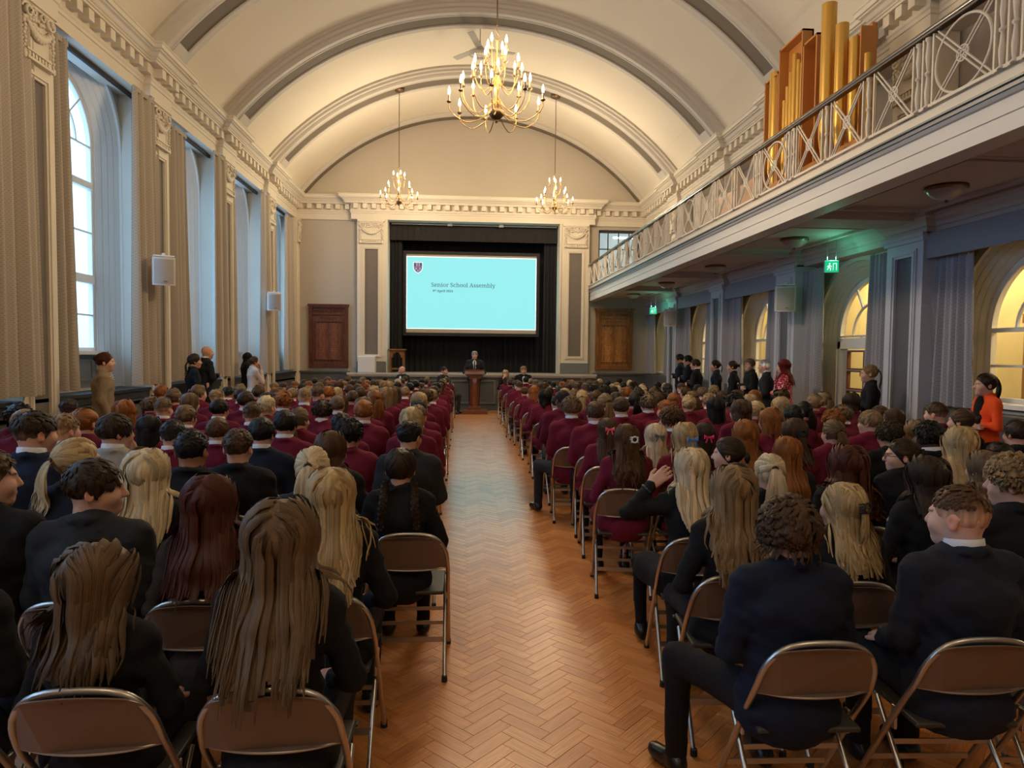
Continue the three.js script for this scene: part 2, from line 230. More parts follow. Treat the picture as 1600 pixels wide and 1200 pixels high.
// entablature all round, broken forward over every pilaster and over the proscenium
const jog = (z, x, dx, w) => [[x, z + w], [x + dx, z + w], [x + dx, z - w], [x, z - w]];
const EX = -5.06, ER = 5.78, EZ = ZF + 0.04, JW = 0.38;
const leftPath = [[EX, ZB], ...ZP.flatMap((z) => jog(z, EX, 0.11, JW))], rightPath = [...[...ZP].reverse().flatMap((z) => [[ER, z - JW], [ER - 0.11, z - JW], [ER - 0.11, z + JW], [ER, z + JW]]), [ER, ZB]];
const frontPath = [[EX, EZ], [-3.36, EZ], [-3.36, EZ + 0.22], [4.08, EZ + 0.22], [4.08, EZ], [ER, EZ]];
const fullPath = [...leftPath, ...frontPath, ...rightPath];
const ENT = [[-0.42, 5.76], [0, 5.76], [0.015, 5.76], [0.015, 5.93], [0.03, 5.935], [0.035, 5.98], [0.05, 6.0], [0.05, 6.03], [0.03, 6.035], [0.03, 6.21], [0.18, 6.215], [0.18, 6.25], [0.2, 6.255], [0.2, 6.275], [0.225, 6.29], [0.26, 6.335], [0.30, 6.35], [0.30, 6.37], [0.33, 6.375], [0.34, 6.43], [0.355, 6.44], [0.355, 6.46], [-0.42, 6.48]];
const ent = struct('trim_1', sweepPlan(fullPath, ENT, -1), M.trim, 'moulded cream cornice running round the hall under the vault', 'cornice');
{
  const dg = box(0.13, 0.145, 0.14), W0 = 0.275;
  for (let i = 0; i + 1 < fullPath.length; i++) {
    const a = fullPath[i], b = fullPath[i + 1], dx = b[0] - a[0], dz = b[1] - a[1], len = Math.hypot(dx, dz); if (len < 0.3) continue;
    const n = Math.max(1, Math.round(len / W0)), nx = -dz / len, nz = dx / len;
    for (let k = 0; k < n; k++) { const t = (k + 0.5) / n, x = a[0] + dx * t + nx * 0.10, z = a[1] + dz * t + nz * 0.10; if (z > -4.2) continue; const m = part('dentil', dg, M.trim, ent, [x, 6.135, z]); m.rotation.y = Math.abs(dz) > Math.abs(dx) ? Math.PI / 2 : 0; }
  }
}
// pilasters
const capitalGeo = (() => {
  const L = [], ball = (x, y, z, r, sy = 1) => L.push(new THREE.SphereGeometry(r, 7, 5).scale(1, sy, 0.8).translate(x, y, z));
  L.push(box(0.50, 0.66, 0.02, 0, 0.37, 0.01));
  L.push(box(0.66, 0.06, 0.09, 0, 0.70, 0.03), box(0.6, 0.03, 0.06, 0, 0.655, 0.02));
  for (const s of [-1, 1]) {
    const vol = []; for (let i = 0; i <= 26; i++) { const t = i / 26, a = t * 3.6 * Math.PI, r = 0.085 * (1 - t * 0.85); vol.push(V3(s * (0.215 + Math.cos(a) * r), 0.56 + Math.sin(a) * r, 0.045 + t * 0.05)); } L.push(tube(vol, 0.017, 48, 6));
    const sc = []; for (let i = 0; i <= 16; i++) { const t = i / 16, a = Math.PI * (0.1 + 2.6 * t), r = 0.06 * (1 - t * 0.8); sc.push(V3(s * (0.09 + Math.cos(a) * r), 0.59 + Math.sin(a) * r, 0.05)); } L.push(tube(sc, 0.013, 30, 5));
    for (let i = 0; i < 9; i++) { ball(s * (0.265 + 0.012 * Math.sin(i * 2)), 0.46 - i * 0.045, 0.05, 0.028 - 0.0012 * i); ball(s * (0.285), 0.44 - i * 0.045, 0.035, 0.018); }
    ball(s * 0.27, 0.05, 0.05, 0.03, 1.6);
  }
  for (let i = 0; i <= 18; i++) { const t = i / 18 * 2 - 1, y = 0.33 + 0.14 * t * t, f = 1 - 0.55 * t * t; ball(t * 0.23, y, 0.05, 0.042 * f + 0.012); if (i % 2) { ball(t * 0.23, y + 0.035 * f, 0.075, 0.022); ball(t * 0.23, y - 0.04 * f, 0.06, 0.022); } }
  for (let i = 0; i < 5; i++) { ball(0.05 * (i - 2), 0.50 + 0.012 * ((i * 7) % 3), 0.04, 0.026); }
  L.push(box(0.46, 0.025, 0.06, 0, 0.135, 0.03), box(0.48, 0.03, 0.075, 0, 0.035, 0.035));
  for (let i = 0; i < 7; i++) L.push(box(0.035, 0.05, 0.05, -0.18 + i * 0.06, 0.09, 0.03));
  return merge(L);
})();
function pilaster(parent, x, z, turn, o) {                 // local +z faces the room
  const { w = 0.70, dep = 0.47, y0 = 0, y1 = 5.76, cap = true, plinth = 0, trim = M.trim, pan = M.panel, pw = 0.5, capS = 1 } = o, g = new THREE.Group(); g.name = 'pilaster'; g.position.set(x, 0, z); g.rotation.y = turn; parent.add(g);
  const top = cap ? y1 - 0.76 * capS : y1 - 0.12, fw = w * (w < 0.5 ? 0.3 : 0.46), q = w < 0.5 ? 0.4 : 0.85, b0 = y0 + (o.base ?? 0.35), inset = 0.03, s = rectShape(-w / 2, y0, w / 2, y1); s.holes.push(rectShape(-fw / 2, b0 + 0.13, fw / 2, top - 0.13));
  const L = [extr(s, inset).translate(0, 0, -inset), span(-w / 2, w / 2, y0, y1, -dep, -inset)];
  L.push(frameRing(-fw / 2 - 0.105 * q, b0 + 0.13 - 0.105 * q, fw / 2 + 0.105 * q, top - 0.13 + 0.105 * q, 0.03 * q, 0.022), frameRing(-fw / 2 - 0.075 * q, b0 + 0.13 - 0.075 * q, fw / 2 + 0.075 * q, top - 0.13 + 0.075 * q, 0.035 * q, 0.032), frameRing(-fw / 2 - 0.04 * q, b0 + 0.13 - 0.04 * q, fw / 2 + 0.04 * q, top - 0.13 + 0.04 * q, 0.04 * q, 0.015));
  if (!cap) L.push(box(w + 0.06, 0.05, dep, 0, y1 - 0.05, -dep / 2 + 0.03), box(w + 0.1, 0.05, dep, 0, y1 - 0.0, -dep / 2 + 0.05));
  part('shaft', merge(L), trim, g); part('panel', box(fw - 0.004, top - b0 - 0.264, 0.012, 0, (top + b0) / 2, -inset + 0.004), pan, g);
  if (cap) part('capital', capitalGeo, trim, g, [0, y1 - 0.74 * capS, 0.0]).scale.set(capS * w / 0.7, capS, 1);
  if (plinth) part('plinth', merge([box(w + 0.04, plinth, 0.06, 0, y0 + plinth / 2, 0.0), box(w + 0.02, 0.04, 0.05, 0, y0 + plinth + 0.02, 0)]), M.dadoLight, g);
  return g;
}
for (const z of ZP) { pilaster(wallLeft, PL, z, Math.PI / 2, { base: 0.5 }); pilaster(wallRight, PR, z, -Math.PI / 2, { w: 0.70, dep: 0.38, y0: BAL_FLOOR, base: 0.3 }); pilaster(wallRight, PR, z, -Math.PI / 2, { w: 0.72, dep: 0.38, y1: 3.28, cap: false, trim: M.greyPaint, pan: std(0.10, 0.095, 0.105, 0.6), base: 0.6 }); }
pilaster(wallLeft, PL, ZF + 0.16, Math.PI / 2, { w: 0.3, base: 0.5 });
const wfr = scene.getObjectByName('wall_front');
for (const x of [-2.77, 3.5]) pilaster(wfr, x, ZF + 0.25, 0, { w: 0.86, dep: 0.25, y0: STAGE, plinth: 0.3, base: 0.42, pan: M.panel });
// dado along the left wall and the far wall, with its dark ledge
struct('baseboard_left', merge([span(WL, -5.06, 0, 1.1, ZB, ZF), ...ZBAY.map((z) => frameRing(z - 1.15, 0.25, z + 1.15, 0.95, 0.04, 0.025).rotateY(Math.PI / 2).scale(1, 1, -1).translate(-5.065, 0, 0))]), M.dado, 'dark grey panelled dado below the left windows', 'dado');
struct('trim_2', merge([span(WL, -5.0, 1.1, 1.145, ZB, ZF), span(-5.06, -5.03, 1.0, 1.1, ZB, ZF)]), M.ledge, 'narrow dark ledge on top of the left dado', 'ledge');
struct('baseboard_front', merge([span(-5.0, -3.45, 0, 1.1, ZF, ZF + 0.08), span(4.15, 6.0, 0, 1.1, ZF, ZF + 0.08), span(-5.0, -3.45, 1.1, 1.15, ZF, ZF + 0.12), span(4.15, 6.0, 1.1, 1.15, ZF, ZF + 0.12)]), M.dado, 'dark grey dado either side of the stage', 'dado');
struct('baseboard_right', merge(ZP.map((z) => z - 1.625).filter((z, i) => i !== 2).map((z) => span(5.78, WR, 0, 1.13, z - 1.27, z + 1.27))), M.dado, 'dark grey dado and sill boxes below the right windows', 'dado');
// stage
{
  const st = struct('stage', null, null, 'raised stage with grey panelled front and pale nosing', 'stage'); const X0 = -3.42, X1 = 4.12;
  part('platform', span(X0, X1, 0, STAGE - 0.05, ZS - 0.02, -25.2), M.dado, st);
  part('stage_boards', span(X0, X1, STAGE - 0.05, STAGE - 0.005, ZS, -25.2), std(0.12, 0.11, 0.10, 0.6), st);
  part('nosing', merge([span(X0 - 0.02, X1 + 0.02, STAGE - 0.055, STAGE + 0.005, ZS + 0.05, ZS - 0.12), span(X0, X1, STAGE - 0.11, STAGE - 0.055, ZS + 0.02, ZS)]), std(0.50, 0.48, 0.44, 0.5), st);
  for (let i = 0; i < 5; i++) { const w = (X1 - X0) / 5, x = X0 + w * i; part('front_panel', merge([frameRing(x + 0.08, 0.2, x + w - 0.08, STAGE - 0.2, 0.035, 0.025).translate(0, 0, ZS - 0.015), frameRing(x + 0.12, 0.24, x + w - 0.12, STAGE - 0.24, 0.012, 0.012).translate(0, 0, ZS - 0.015)]), M.dadoLight, st); }
  part('skirting', span(X0, X1, 0, 0.14, ZS + 0.02, ZS - 0.02), M.dado, st);
  // stage house: walls and ceiling round the drapes
  struct('wall_stage', merge([span(-3.7, -3.55, 0, 7, ZF - 0.35, -25.4), span(4.13, 4.22, 0, 7, ZF - 0.35, -25.4), span(-3.7, 4.22, 0, 7, -25.2, -25.4), span(-3.7, 4.22, 6.6, 6.8, ZF - 0.35, -25.4)]), M.black, 'black walls of the stage house behind the opening', 'wall');
}
// ---------------------------------------------------------------- gallery along the right side
{
  const gal = struct('gallery', null, null, 'pale gallery front projecting from the right wall', 'gallery'), white = std(0.62, 0.60, 0.57, 0.5), dk = std(0.10, 0.11, 0.13, 0.4);
  part('fascia', sweepPlan([[3.98, ZF], [3.98, ZB]], [[-0.23, 3.41], [0, 3.41], [0, 3.525], [-0.012, 3.53], [-0.012, 3.545], [0, 3.55], [0, 3.665], [0.02, 3.67], [0.04, 3.69], [0.04, 3.70]], -1), white, gal);
  part('fascia_moulding', sweepPlan([[3.98, ZF], [3.98, ZB]], [[0, 3.70], [0.06, 3.70], [0.06, 3.718], [0.045, 3.722], [0.045, 3.74], [0.065, 3.745], [0.065, 3.762], [0.03, 3.77]], -1), dk, gal);
  part('kerb', sweepPlan([[3.98, ZF], [3.98, ZB]], [[0.03, 3.765], [0.03, 3.86], [-0.16, 3.86], [-0.16, 3.78]], -1), M.trim, gal);
  part('gallery_floor', span(4.0, WR, 3.70, 3.80, ZB, ZF), std(0.10, 0.06, 0.035, 0.6), gal);
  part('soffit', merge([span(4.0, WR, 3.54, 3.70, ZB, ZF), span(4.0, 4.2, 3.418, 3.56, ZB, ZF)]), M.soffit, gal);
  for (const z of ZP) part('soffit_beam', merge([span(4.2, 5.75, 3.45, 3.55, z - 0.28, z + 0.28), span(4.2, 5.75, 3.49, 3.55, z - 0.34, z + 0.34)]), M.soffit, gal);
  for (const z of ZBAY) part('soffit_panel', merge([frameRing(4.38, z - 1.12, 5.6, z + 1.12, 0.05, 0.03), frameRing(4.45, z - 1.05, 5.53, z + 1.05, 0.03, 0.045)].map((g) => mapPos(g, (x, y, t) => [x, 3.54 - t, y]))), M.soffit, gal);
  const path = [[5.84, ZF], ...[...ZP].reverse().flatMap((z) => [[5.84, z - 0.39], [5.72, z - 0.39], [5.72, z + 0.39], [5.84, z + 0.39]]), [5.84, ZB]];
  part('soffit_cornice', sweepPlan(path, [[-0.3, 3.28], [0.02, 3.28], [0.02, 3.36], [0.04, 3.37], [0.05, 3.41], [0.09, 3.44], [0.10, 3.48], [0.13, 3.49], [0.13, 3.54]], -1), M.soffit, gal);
  // railing
  const rail = thing('gallery_railing', 'white iron gallery railing of crossed lattice panels under a dark handrail', 'railing'), iron = std(0.62, 0.56, 0.47, 0.5), X = 3.93, y0 = 3.86, y1 = 4.46, h = y1 - y0, ym = (y0 + y1) / 2;
  part('handrail', merge([span(X - 0.035, X + 0.035, 4.47, 4.485, ZB - 0.05, ZF + 0.05), new THREE.CylinderGeometry(0.03, 0.03, ZB - ZF - 0.1, 12).rotateX(Math.PI / 2).translate(X, 4.515, (ZB + ZF) / 2)]), std(0.16, 0.15, 0.15, 0.25, 0.7), rail);
  part('bottom_rail', span(X - 0.012, X + 0.012, y0 + 0.004, y0 + 0.03, ZB - 0.05, ZF + 0.05), iron, rail);
  const bars = (w) => { const L = []; for (const s of [-1, 1]) for (const o of [-0.018, 0.018]) { const a = Math.atan2(h - 0.03, s * w), ox = -Math.sin(a) * o, oy = Math.cos(a) * o; L.push(rod(V3(0, y0 + 0.015 + oy, -s * w / 2 + ox), V3(0, y1 - 0.015 + oy, s * w / 2 + ox), 0.009, 0.009, 6)); } L.push(new THREE.TorusGeometry(0.062, 0.008, 6, 18).rotateY(Math.PI / 2).translate(0, ym, 0), new THREE.TorusGeometry(0.024, 0.007, 5, 12).rotateY(Math.PI / 2).translate(0, ym, 0)); for (let k = 0; k < 8; k++) { const a = k * Math.PI / 4; L.push(rod(V3(0, ym + Math.sin(a) * 0.02, Math.cos(a) * 0.02), V3(0, ym + Math.sin(a) * 0.062, Math.cos(a) * 0.062), 0.005, 0.005, 4)); } return L; };
  const latG = merge(bars(0.52)), ringG = merge([...bars(0.6), new THREE.TorusGeometry(0.285, 0.012, 8, 40).rotateY(Math.PI / 2).scale(1, 1.0, 1.06).translate(0, ym, 0)]);
  const balG = lathe([[0.001, 0], [0.03, 0], [0.03, 0.02], [0.016, 0.035], [0.02, 0.06], [0.026, 0.14], [0.015, 0.25], [0.013, 0.27], [0.026, 0.285], [0.026, 0.30], [0.013, 0.315], [0.016, 0.34], [0.026, 0.44], [0.018, 0.53], [0.016, 0.555], [0.03, 0.57], [0.03, 0.59], [0.001, 0.59]], 8), upG = box(0.022, h, 0.018, 0, h / 2, 0);
  const layout = [['r', 0.66], ['d', 0.26], ['x', 0.55], ['s', 0.21], ['x', 0.55], ['s', 0.21], ['x', 0.55], ['d', 0.26]];
  for (let b = 0; b < 6; b++) {
    let z = -1.95 - 3.25 * b + 0.33;
    for (const [k, w] of layout) {
      const zc = z - w / 2; z -= w; if (zc < ZF + 0.1) continue;
      if (k === 'x') part('lattice_panel', latG, iron, rail, [X, 0, zc]); else if (k === 'r') part('ring_panel', ringG, iron, rail, [X, 0, zc]);
      else { const bs = k === 'd' ? [-0.06, 0.06] : [0], us = k === 'd' ? [-0.125, 0, 0.125] : [-0.09, 0.09]; bs.forEach((o) => part('baluster', balG, iron, rail, [X, y0 + 0.005, zc + o])); us.forEach((o) => part('upright', upG, iron, rail, [X, y0, zc + o])); }
    }
  }
}
// organ on the gallery
{
  const org = thing('pipe_organ', 'organ with gold pipes in tall open wooden cases on the gallery', 'organ'), gold = phys(0.62, 0.36, 0.07, 0.35, { metalness: 0.55, clearcoat: 0.3 }), woodM = std(0.46, 0.185, 0.04, 0.45), Y = 3.80;
  const caseBox = (z0, z1, top, x0 = 4.4, x1 = 4.62) => merge([span(x0, x1, Y, top, z0, z0 - 0.025), span(x0, x1, Y, top, z1, z1 + 0.025), span(x0, x1, top, top - 0.025, z0, z1), span(x1 - 0.02, x1, Y, top, z0, z1), span(x0, x1, Y, Y + 0.4, z0, z1)]);
  part('case', caseBox(-9.42, -9.84, 5.74), woodM, org); part('case', caseBox(-8.74, -9.40, 6.02, 4.4, 4.55), woodM, org); part('case', caseBox(-8.37, -8.72, 5.80), woodM, org);
  part('back_board', merge([span(4.56, 4.62, Y, 5.5, -7.46, -8.34), span(4.42, 4.6, Y, 5.45, -7.44, -7.46)]), woodM, org);
  const pipe = (x, z, r, top) => part('pipe', lathe([[r * 0.45, Y + 0.3], [r, Y + 0.62], [r, top], [r * 0.93, top], [r * 0.93, top - 0.3]], 20).translate(x, 0, z), gold, org);
  part('plinth', span(4.3, 5.2, Y, Y + 0.35, -7.0, -9.9), woodM, org);
  pipe(4.42, -8.13, 0.087, 6.02); pipe(4.42, -7.83, 0.073, 5.64); pipe(4.42, -7.55, 0.057, 5.36); pipe(4.42, -7.30, 0.034, 5.08); pipe(4.43, -7.16, 0.02, 4.86); pipe(4.47, -9.62, 0.09, 5.80);
  [[-8.83, 5.62], [-8.93, 5.70], [-9.04, 5.82], [-9.14, 5.62], [-9.23, 5.46], [-9.32, 5.30]].forEach(([z, t], i) => pipe(4.46, z, i === 2 ? 0.042 : 0.034, t));
  for (const [z, w, k] of [[-10.6, 0.5, 'nearest the organ'], [-11.5, 0.6, 'further along the gallery']]) { const c = thing('wooden_bench', 'low brown wooden bench behind the railing, ' + k, 'bench', [4.7, 3.8, z]); part('back', merge([box(0.03, 0.5, w, -0.2, 0.45, 0)]), woodM, c); part('seat', box(0.4, 0.04, w, 0, 0.42, 0), woodM, c); for (const s of [-1, 1]) part('end_panel', box(0.42, 0.42, 0.03, 0, 0.21, s * (w / 2 - 0.02)), woodM, c); }
}
// ---------------------------------------------------------------- curtains
const weave = (() => { const t = dataTex(64, 64, (u, v, x, y) => { const a = (x + (y % 32 < 16 ? 0 : 16)) % 32, k = Math.abs(a - 16) / 16 + Math.abs((y % 16) - 8) / 8; return gray(0.91 + 0.09 * smooth(0.6, 1.1, k)); }, true); t.repeat.set(11, 11); return t; })();
const curtMat = phys(0.47, 0.41, 0.335, 0.9, { map: weave, sheen: 0.3, sheenColor: lin(0.5, 0.45, 0.4), sheenRoughness: 0.6 }), curtMatR = phys(0.36, 0.35, 0.37, 0.9, { map: weave, sheen: 0.3, sheenColor: lin(0.45, 0.45, 0.5), sheenRoughness: 0.6 });
function curtainGeo(w, h, folds, amp, flare = 0.12, lean = 0, k = 1) {       // hangs from y = 0, width along x, folds in z, closed sheet
  const nx = folds * 10, ny = 14, pos = [], uv = [], idx = [], row = nx + 1;
  for (const side of [0, 1]) for (let j = 0; j <= ny; j++) for (let i = 0; i <= nx; i++) {
    const u = i / nx, t = j / ny, ph = u * folds * 2 * Math.PI + 0.6 * Math.sin(u * 9 + k) + 0.5 * t * Math.sin(k * 3 + u * 5), a = amp * (0.55 + 0.6 * t) * (0.75 + 0.35 * Math.sin(u * 13 + k * 2));
    const x = (u - 0.5) * w * (1 + flare * t) + lean * t * t, z = Math.sin(ph) * a + 0.3 * a * Math.sin(2 * ph + k) + (side ? -0.012 : 0.0);
    pos.push(x, -h * t, z); uv.push(u * w * 1.6, t * h);
  }
  const o = row * (ny + 1), q = (a, b, c, d) => idx.push(a, b, c, a, c, d);
  for (let j = 0; j < ny; j++) for (let i = 0; i < nx; i++) { const a = j * row + i; q(a, a + row, a + row + 1, a + 1); q(o + a, o + a + 1, o + a + row + 1, o + a + row); }
  for (let j = 0; j < ny; j++) { const a = j * row, b = a + nx; q(a, o + a, o + a + row, a + row); q(b, b + row, o + b + row, o + b); }
  for (let i = 0; i < nx; i++) { const a = ny * row + i; q(a, o + a, o + a + 1, a + 1); q(i, i + 1, o + i + 1, o + i); }
  const g = new THREE.BufferGeometry(); g.setAttribute('position', new THREE.Float32BufferAttribute(pos, 3)); g.setAttribute('uv', new THREE.Float32BufferAttribute(uv, 2)); g.setIndex(idx); g.computeVertexNormals(); return g;
}
const CURL = [[-4.75, 0.4, -2.4, 0.4], [-7.92, 0.9, -5.9, 0.8], [-9.12, 0.46, -11.16, 0.80], [-12.62, 1.05, -14.42, 0.72], [-15.6, 0.62, -17.68, 0.74], [-18.85, 0.55, -20.72, 0.85]];
CURL.forEach(([za, wa, zb, wb], i) => {
  [[za, wa, -1], [zb, wb, 1]].forEach(([z, w, s], j) => {
    const inner = (s < 0) === (za > zb) ? -1 : 1;
    const c = thing('curtain', 'long beige patterned curtain at the left wall, ' + ordinal[5 - i] + ' window from the stage, ' + ((z > (za + zb) / 2) ? 'near' : 'far') + ' side', 'curtain', [z < (za + zb) / 2 && i < 5 ? -4.95 : -5.13, 5.70, z], Math.PI / 2, 'beige curtains on the left wall');
    part('drape', curtainGeo(w, 4.50, Math.max(3, Math.round(w / 0.2)), 0.095, 0.16, 0, i * 2 + j + 1), curtMat, c);
    part('curtain_heading', box(w + 0.02, 0.07, 0.03, 0, -0.02, 0.01), curtMat, c);
  });
});
struct('trim_3', merge(ZBAY.map((z) => span(-5.24, -5.2, 5.70, 5.76, z - 1.27, z + 1.27))), M.black, 'black curtain tracks above the left windows', 'curtain track');
RB.forEach((z, i) => {
  const doorBay = i === 2, top = doorBay ? 3.2 : 2.99;
  [[z + 0.96, 0.64], [z - 0.96, 0.64]].forEach(([zz, w], j) => {
    const c = thing('curtain', 'grey curtain under the gallery at the ' + ordinal[5 - i] + (doorBay ? ' bay, beside the exit door, ' : ' window from the stage, ') + (j ? 'far' : 'near') + ' side', 'curtain', [5.86, top, zz], -Math.PI / 2, 'grey curtains under the gallery');
    part('drape', curtainGeo(w, top - (doorBay ? 0.12 : 1.17), 6, 0.05, 0.2, 0, i * 2 + j + 31), curtMatR, c);
  });
  if (!doorBay) { const p = thing('pelmet', 'flat grey fabric pelmet under the gallery above the ' + ordinal[5 - i] + ' window from the stage', 'pelmet', [5.76, 3.13, z], -Math.PI / 2, 'grey pelmets'); part('pelmet_board', rbox(2.52, 0.32, 0.05, 0.015), std(0.30, 0.30, 0.33, 0.85, 0, { map: weave }), p); }
});
// ---------------------------------------------------------------- corridor beyond the right windows
{
  const cream = std(0.78, 0.66, 0.34, 0.8), brown = std(0.30, 0.13, 0.03, 0.5);
  struct('wall_corridor_end', merge([span(6.55, 8.7, 0, 3.4, ZB, ZB + 0.2), span(6.55, 8.7, 0, 3.4, -22, -22.2)]), cream, 'end walls of the corridor', 'wall'); struct('wall_corridor', span(8.5, 8.7, 0, 3.4, ZB, -22), cream, 'cream wall of the lit corridor beyond the right windows', 'wall');
  struct('ceiling_corridor', span(6.5, 8.7, 3.4, 3.6, ZB + 0.2, -22.2), std(0.7, 0.68, 0.6, 0.8), 'corridor ceiling', 'ceiling');
  struct('floor_corridor', span(6.5, 8.7, -0.2, 0.0, ZB + 0.2, -22.2), std(0.2, 0.12, 0.06, 0.5), 'corridor floor', 'floor');
  [-5.0, -7.6, -9.0, -12.6, -15.4].forEach((z, i) => { const d = thing('door_case', 'brown timber door case on the corridor wall, ' + ordinal[4 - i] + ' from the stage end', 'door case', [8.44, 0, z], -Math.PI / 2, 'corridor door cases'); part('architrave', merge([box(0.12, 2.3, 0.08, -0.5, 1.15, 0.04), box(0.12, 2.3, 0.08, 0.5, 1.15, 0.04), box(1.2, 0.14, 0.08, 0, 2.35, 0.04)]), brown, d); part('leaf', box(0.9, 2.25, 0.04, 0, 1.125, 0.02), std(0.34, 0.17, 0.05, 0.5), d); });
  [-3.6, -6.8, -10.1, -13.3, -16.6, -19.8].forEach((z, i) => {
    const l = thing('corridor_lamp', 'round ceiling lamp in the corridor, ' + ordinal[5 - i] + ' from the stage end', 'lamp', [7.5, 3.4, z], 0, 'corridor lamps');
    part('base', new THREE.CylinderGeometry(0.16, 0.16, 0.03, 20).translate(0, -0.015, 0), M.white, l);
    const b = part('lamp_globe', new THREE.SphereGeometry(0.14, 20, 12, 0, 7, Math.PI / 2, Math.PI / 2).scale(1, 0.6, 1).translate(0, -0.03, 0), std(0.9, 0.8, 0.5, 0.5, 0, { emissive: lin(1, 0.78, 0.4), emissiveIntensity: 1.2 }), l);
    const p = new THREE.PointLight(lin(1, 0.80, 0.44), 4.0); p.position.set(0, -0.13, 0); p.castShadow = true; p.shadow.radius = 4; l.add(p);
  });
}
// soffit lamps (unlit glass bowls)
ZBAY.slice(1).forEach((z, i) => {
  const l = thing('soffit_lamp', 'unlit frosted bowl lamp under the gallery, ' + ordinal[4 - i] + ' from the stage', 'lamp', [5.04, 3.54, z], 0, 'bowl lamps under the gallery');
  part('rim', lathe([[0.05, 0], [0.2, 0], [0.205, -0.03], [0.19, -0.045], [0.17, -0.045]], 28), std(0.22, 0.14, 0.08, 0.4, 0.6), l);
  part('bowl', lathe([[0.185, -0.04], [0.16, -0.085], [0.1, -0.125], [0.03, -0.14], [0.001, -0.142]], 28), phys(0.42, 0.37, 0.33, 0.3, { clearcoat: 0.5 }), l);
  part('finial', new THREE.SphereGeometry(0.016, 10, 8).translate(0, -0.155, 0), M.bronze, l);
});
// ---------------------------------------------------------------- chandeliers
function chandelier(pos, top, tiers, label, S = 1) {
  const c = thing('chandelier', label, 'chandelier', pos, rnd() * 0.6), ivory = std(0.13, 0.08, 0.035, 0.5), bulbM = std(1, 0.9, 0.7, 0.4, 0, { emissive: lin(1, 0.86, 0.6), emissiveIntensity: 3.5 });
  part('stem', lathe([[0.001, -0.16], [0.012, -0.15], [0.03, -0.13], [0.014, -0.11], [0.02, 0.02], [0.045, 0.06], [0.05, 0.1], [0.02, 0.15], [0.018, 0.28], [0.04, 0.31], [0.045, 0.35], [0.016, 0.40], [0.016, 0.52], [0.034, 0.55], [0.034, 0.6], [0.012, 0.64], [0.012, 0.82], [0.02, 0.84], [0.001, 0.86]].map(([r, y]) => [r * S, y * S]), 16), M.brass, c);
  part('bowl', lathe([[0.001, -0.12], [0.05, -0.105], [0.09, -0.06], [0.1, -0.02], [0.085, -0.005], [0.02, 0.0]].map(([r, y]) => [r * S, y * S]), 24), M.bronze, c);
  part('hook', tube([V3(0, 0.84 * S, 0), V3(0.03, 0.89 * S, 0), V3(0.0, 0.94 * S, 0), V3(-0.025, 0.99 * S, 0), V3(0.005, 1.03 * S, 0)], 0.007, 20, 6), M.bronze, c);
  part('rod', new THREE.CylinderGeometry(0.009, 0.009, top - pos[1] - 1.02 * S, 8).translate(0, (top - pos[1] + 1.02 * S) / 2, 0), M.bronze, c);
  part('ceiling_rose', lathe([[0.001, -0.05], [0.04, -0.045], [0.12, -0.02], [0.14, 0], [0.14, 0.03]], 20).translate(0, top - pos[1], 0), M.bronze, c);
  const cup = lathe([[0.001, 0], [0.012, 0.002], [0.03, 0.018], [0.03, 0.024], [0.012, 0.02], [0.014, 0.03], [0.014, 0.035]], 10), cand = new THREE.CylinderGeometry(0.011, 0.012, 0.075, 8).translate(0, 0.065, 0), bulbG = lathe([[0.001, 0.10], [0.010, 0.103], [0.0175, 0.125], [0.0165, 0.15], [0.009, 0.178], [0.003, 0.2], [0.001, 0.205]], 10);
  tiers.forEach(([n, r, yb, yc, off]) => {
    const prof = [V3(0.03, yb + 0.02, 0), V3(r * 0.3, yb - 0.10, 0), V3(r * 0.62, yb - 0.155, 0), V3(r * 0.9, yb - 0.09 + (yc - yb) * 0.3, 0), V3(r, yc - 0.05, 0), V3(r, yc, 0)], ag = tube(prof, 0.0062, 30, 6);
    for (let i = 0; i < n; i++) {
      const a = part('arm', ag, M.brass, c); a.rotation.y = (i + off) / n * 2 * Math.PI;
      part('drip_cup', cup, M.bronze, a, [r, yc, 0]); part('candle', cand, ivory, a, [r, yc, 0]); const b = part('bulb', bulbG, bulbM, a, [r, yc, 0]);
      const p = new THREE.PointLight(BULB.color, BULB.cd); p.position.set(0, 0.145, 0); p.shadow.radius = 0.8; p.castShadow = true; b.add(p);
    }
  });
  return c;
}
const ribY = (x, d = 0.21) => VY + Math.sqrt((VR - d) ** 2 - (x - XC) ** 2);
chandelier([0.40, 4.72, -8.45], ribY(0.4), [[9, 0.58, 0, 0.06, 0], [8, 0.41, 0.12, 0.26, 0.5], [7, 0.27, 0.38, 0.46, 0.2], [4, 0.13, 0.62, 0.68, 0.4]], 'large brass chandelier with candle bulbs hanging over the aisle', 1.0);
chandelier([-1.68, 5.72, -18.2], ribY(-1.68), [[8, 0.48, 0, 0.05, 0], [6, 0.31, 0.14, 0.28, 0.5], [4, 0.15, 0.46, 0.56, 0.2]], 'small brass chandelier with candle bulbs, left of the screen', 0.85);
chandelier([2.44, 5.68, -18.2], ribY(2.44), [[8, 0.48, 0, 0.05, 0.3], [6, 0.31, 0.14, 0.28, 0.1], [4, 0.15, 0.46, 0.56, 0.6]], 'small brass chandelier with candle bulbs, right of the screen', 0.85);
chandelier([-1.68, 5.72, 1.3], ribY(-1.68, 0), [[6, 0.48, 0, 0.05, 0], [3, 0.25, 0.14, 0.28, 0.5]], 'small brass chandelier above the last rows, left of the aisle', 0.85);
chandelier([2.44, 5.68, 1.3], ribY(2.44, 0), [[6, 0.48, 0, 0.05, 0.3], [3, 0.25, 0.14, 0.28, 0.1]], 'small brass chandelier above the last rows, right of the aisle', 0.85);
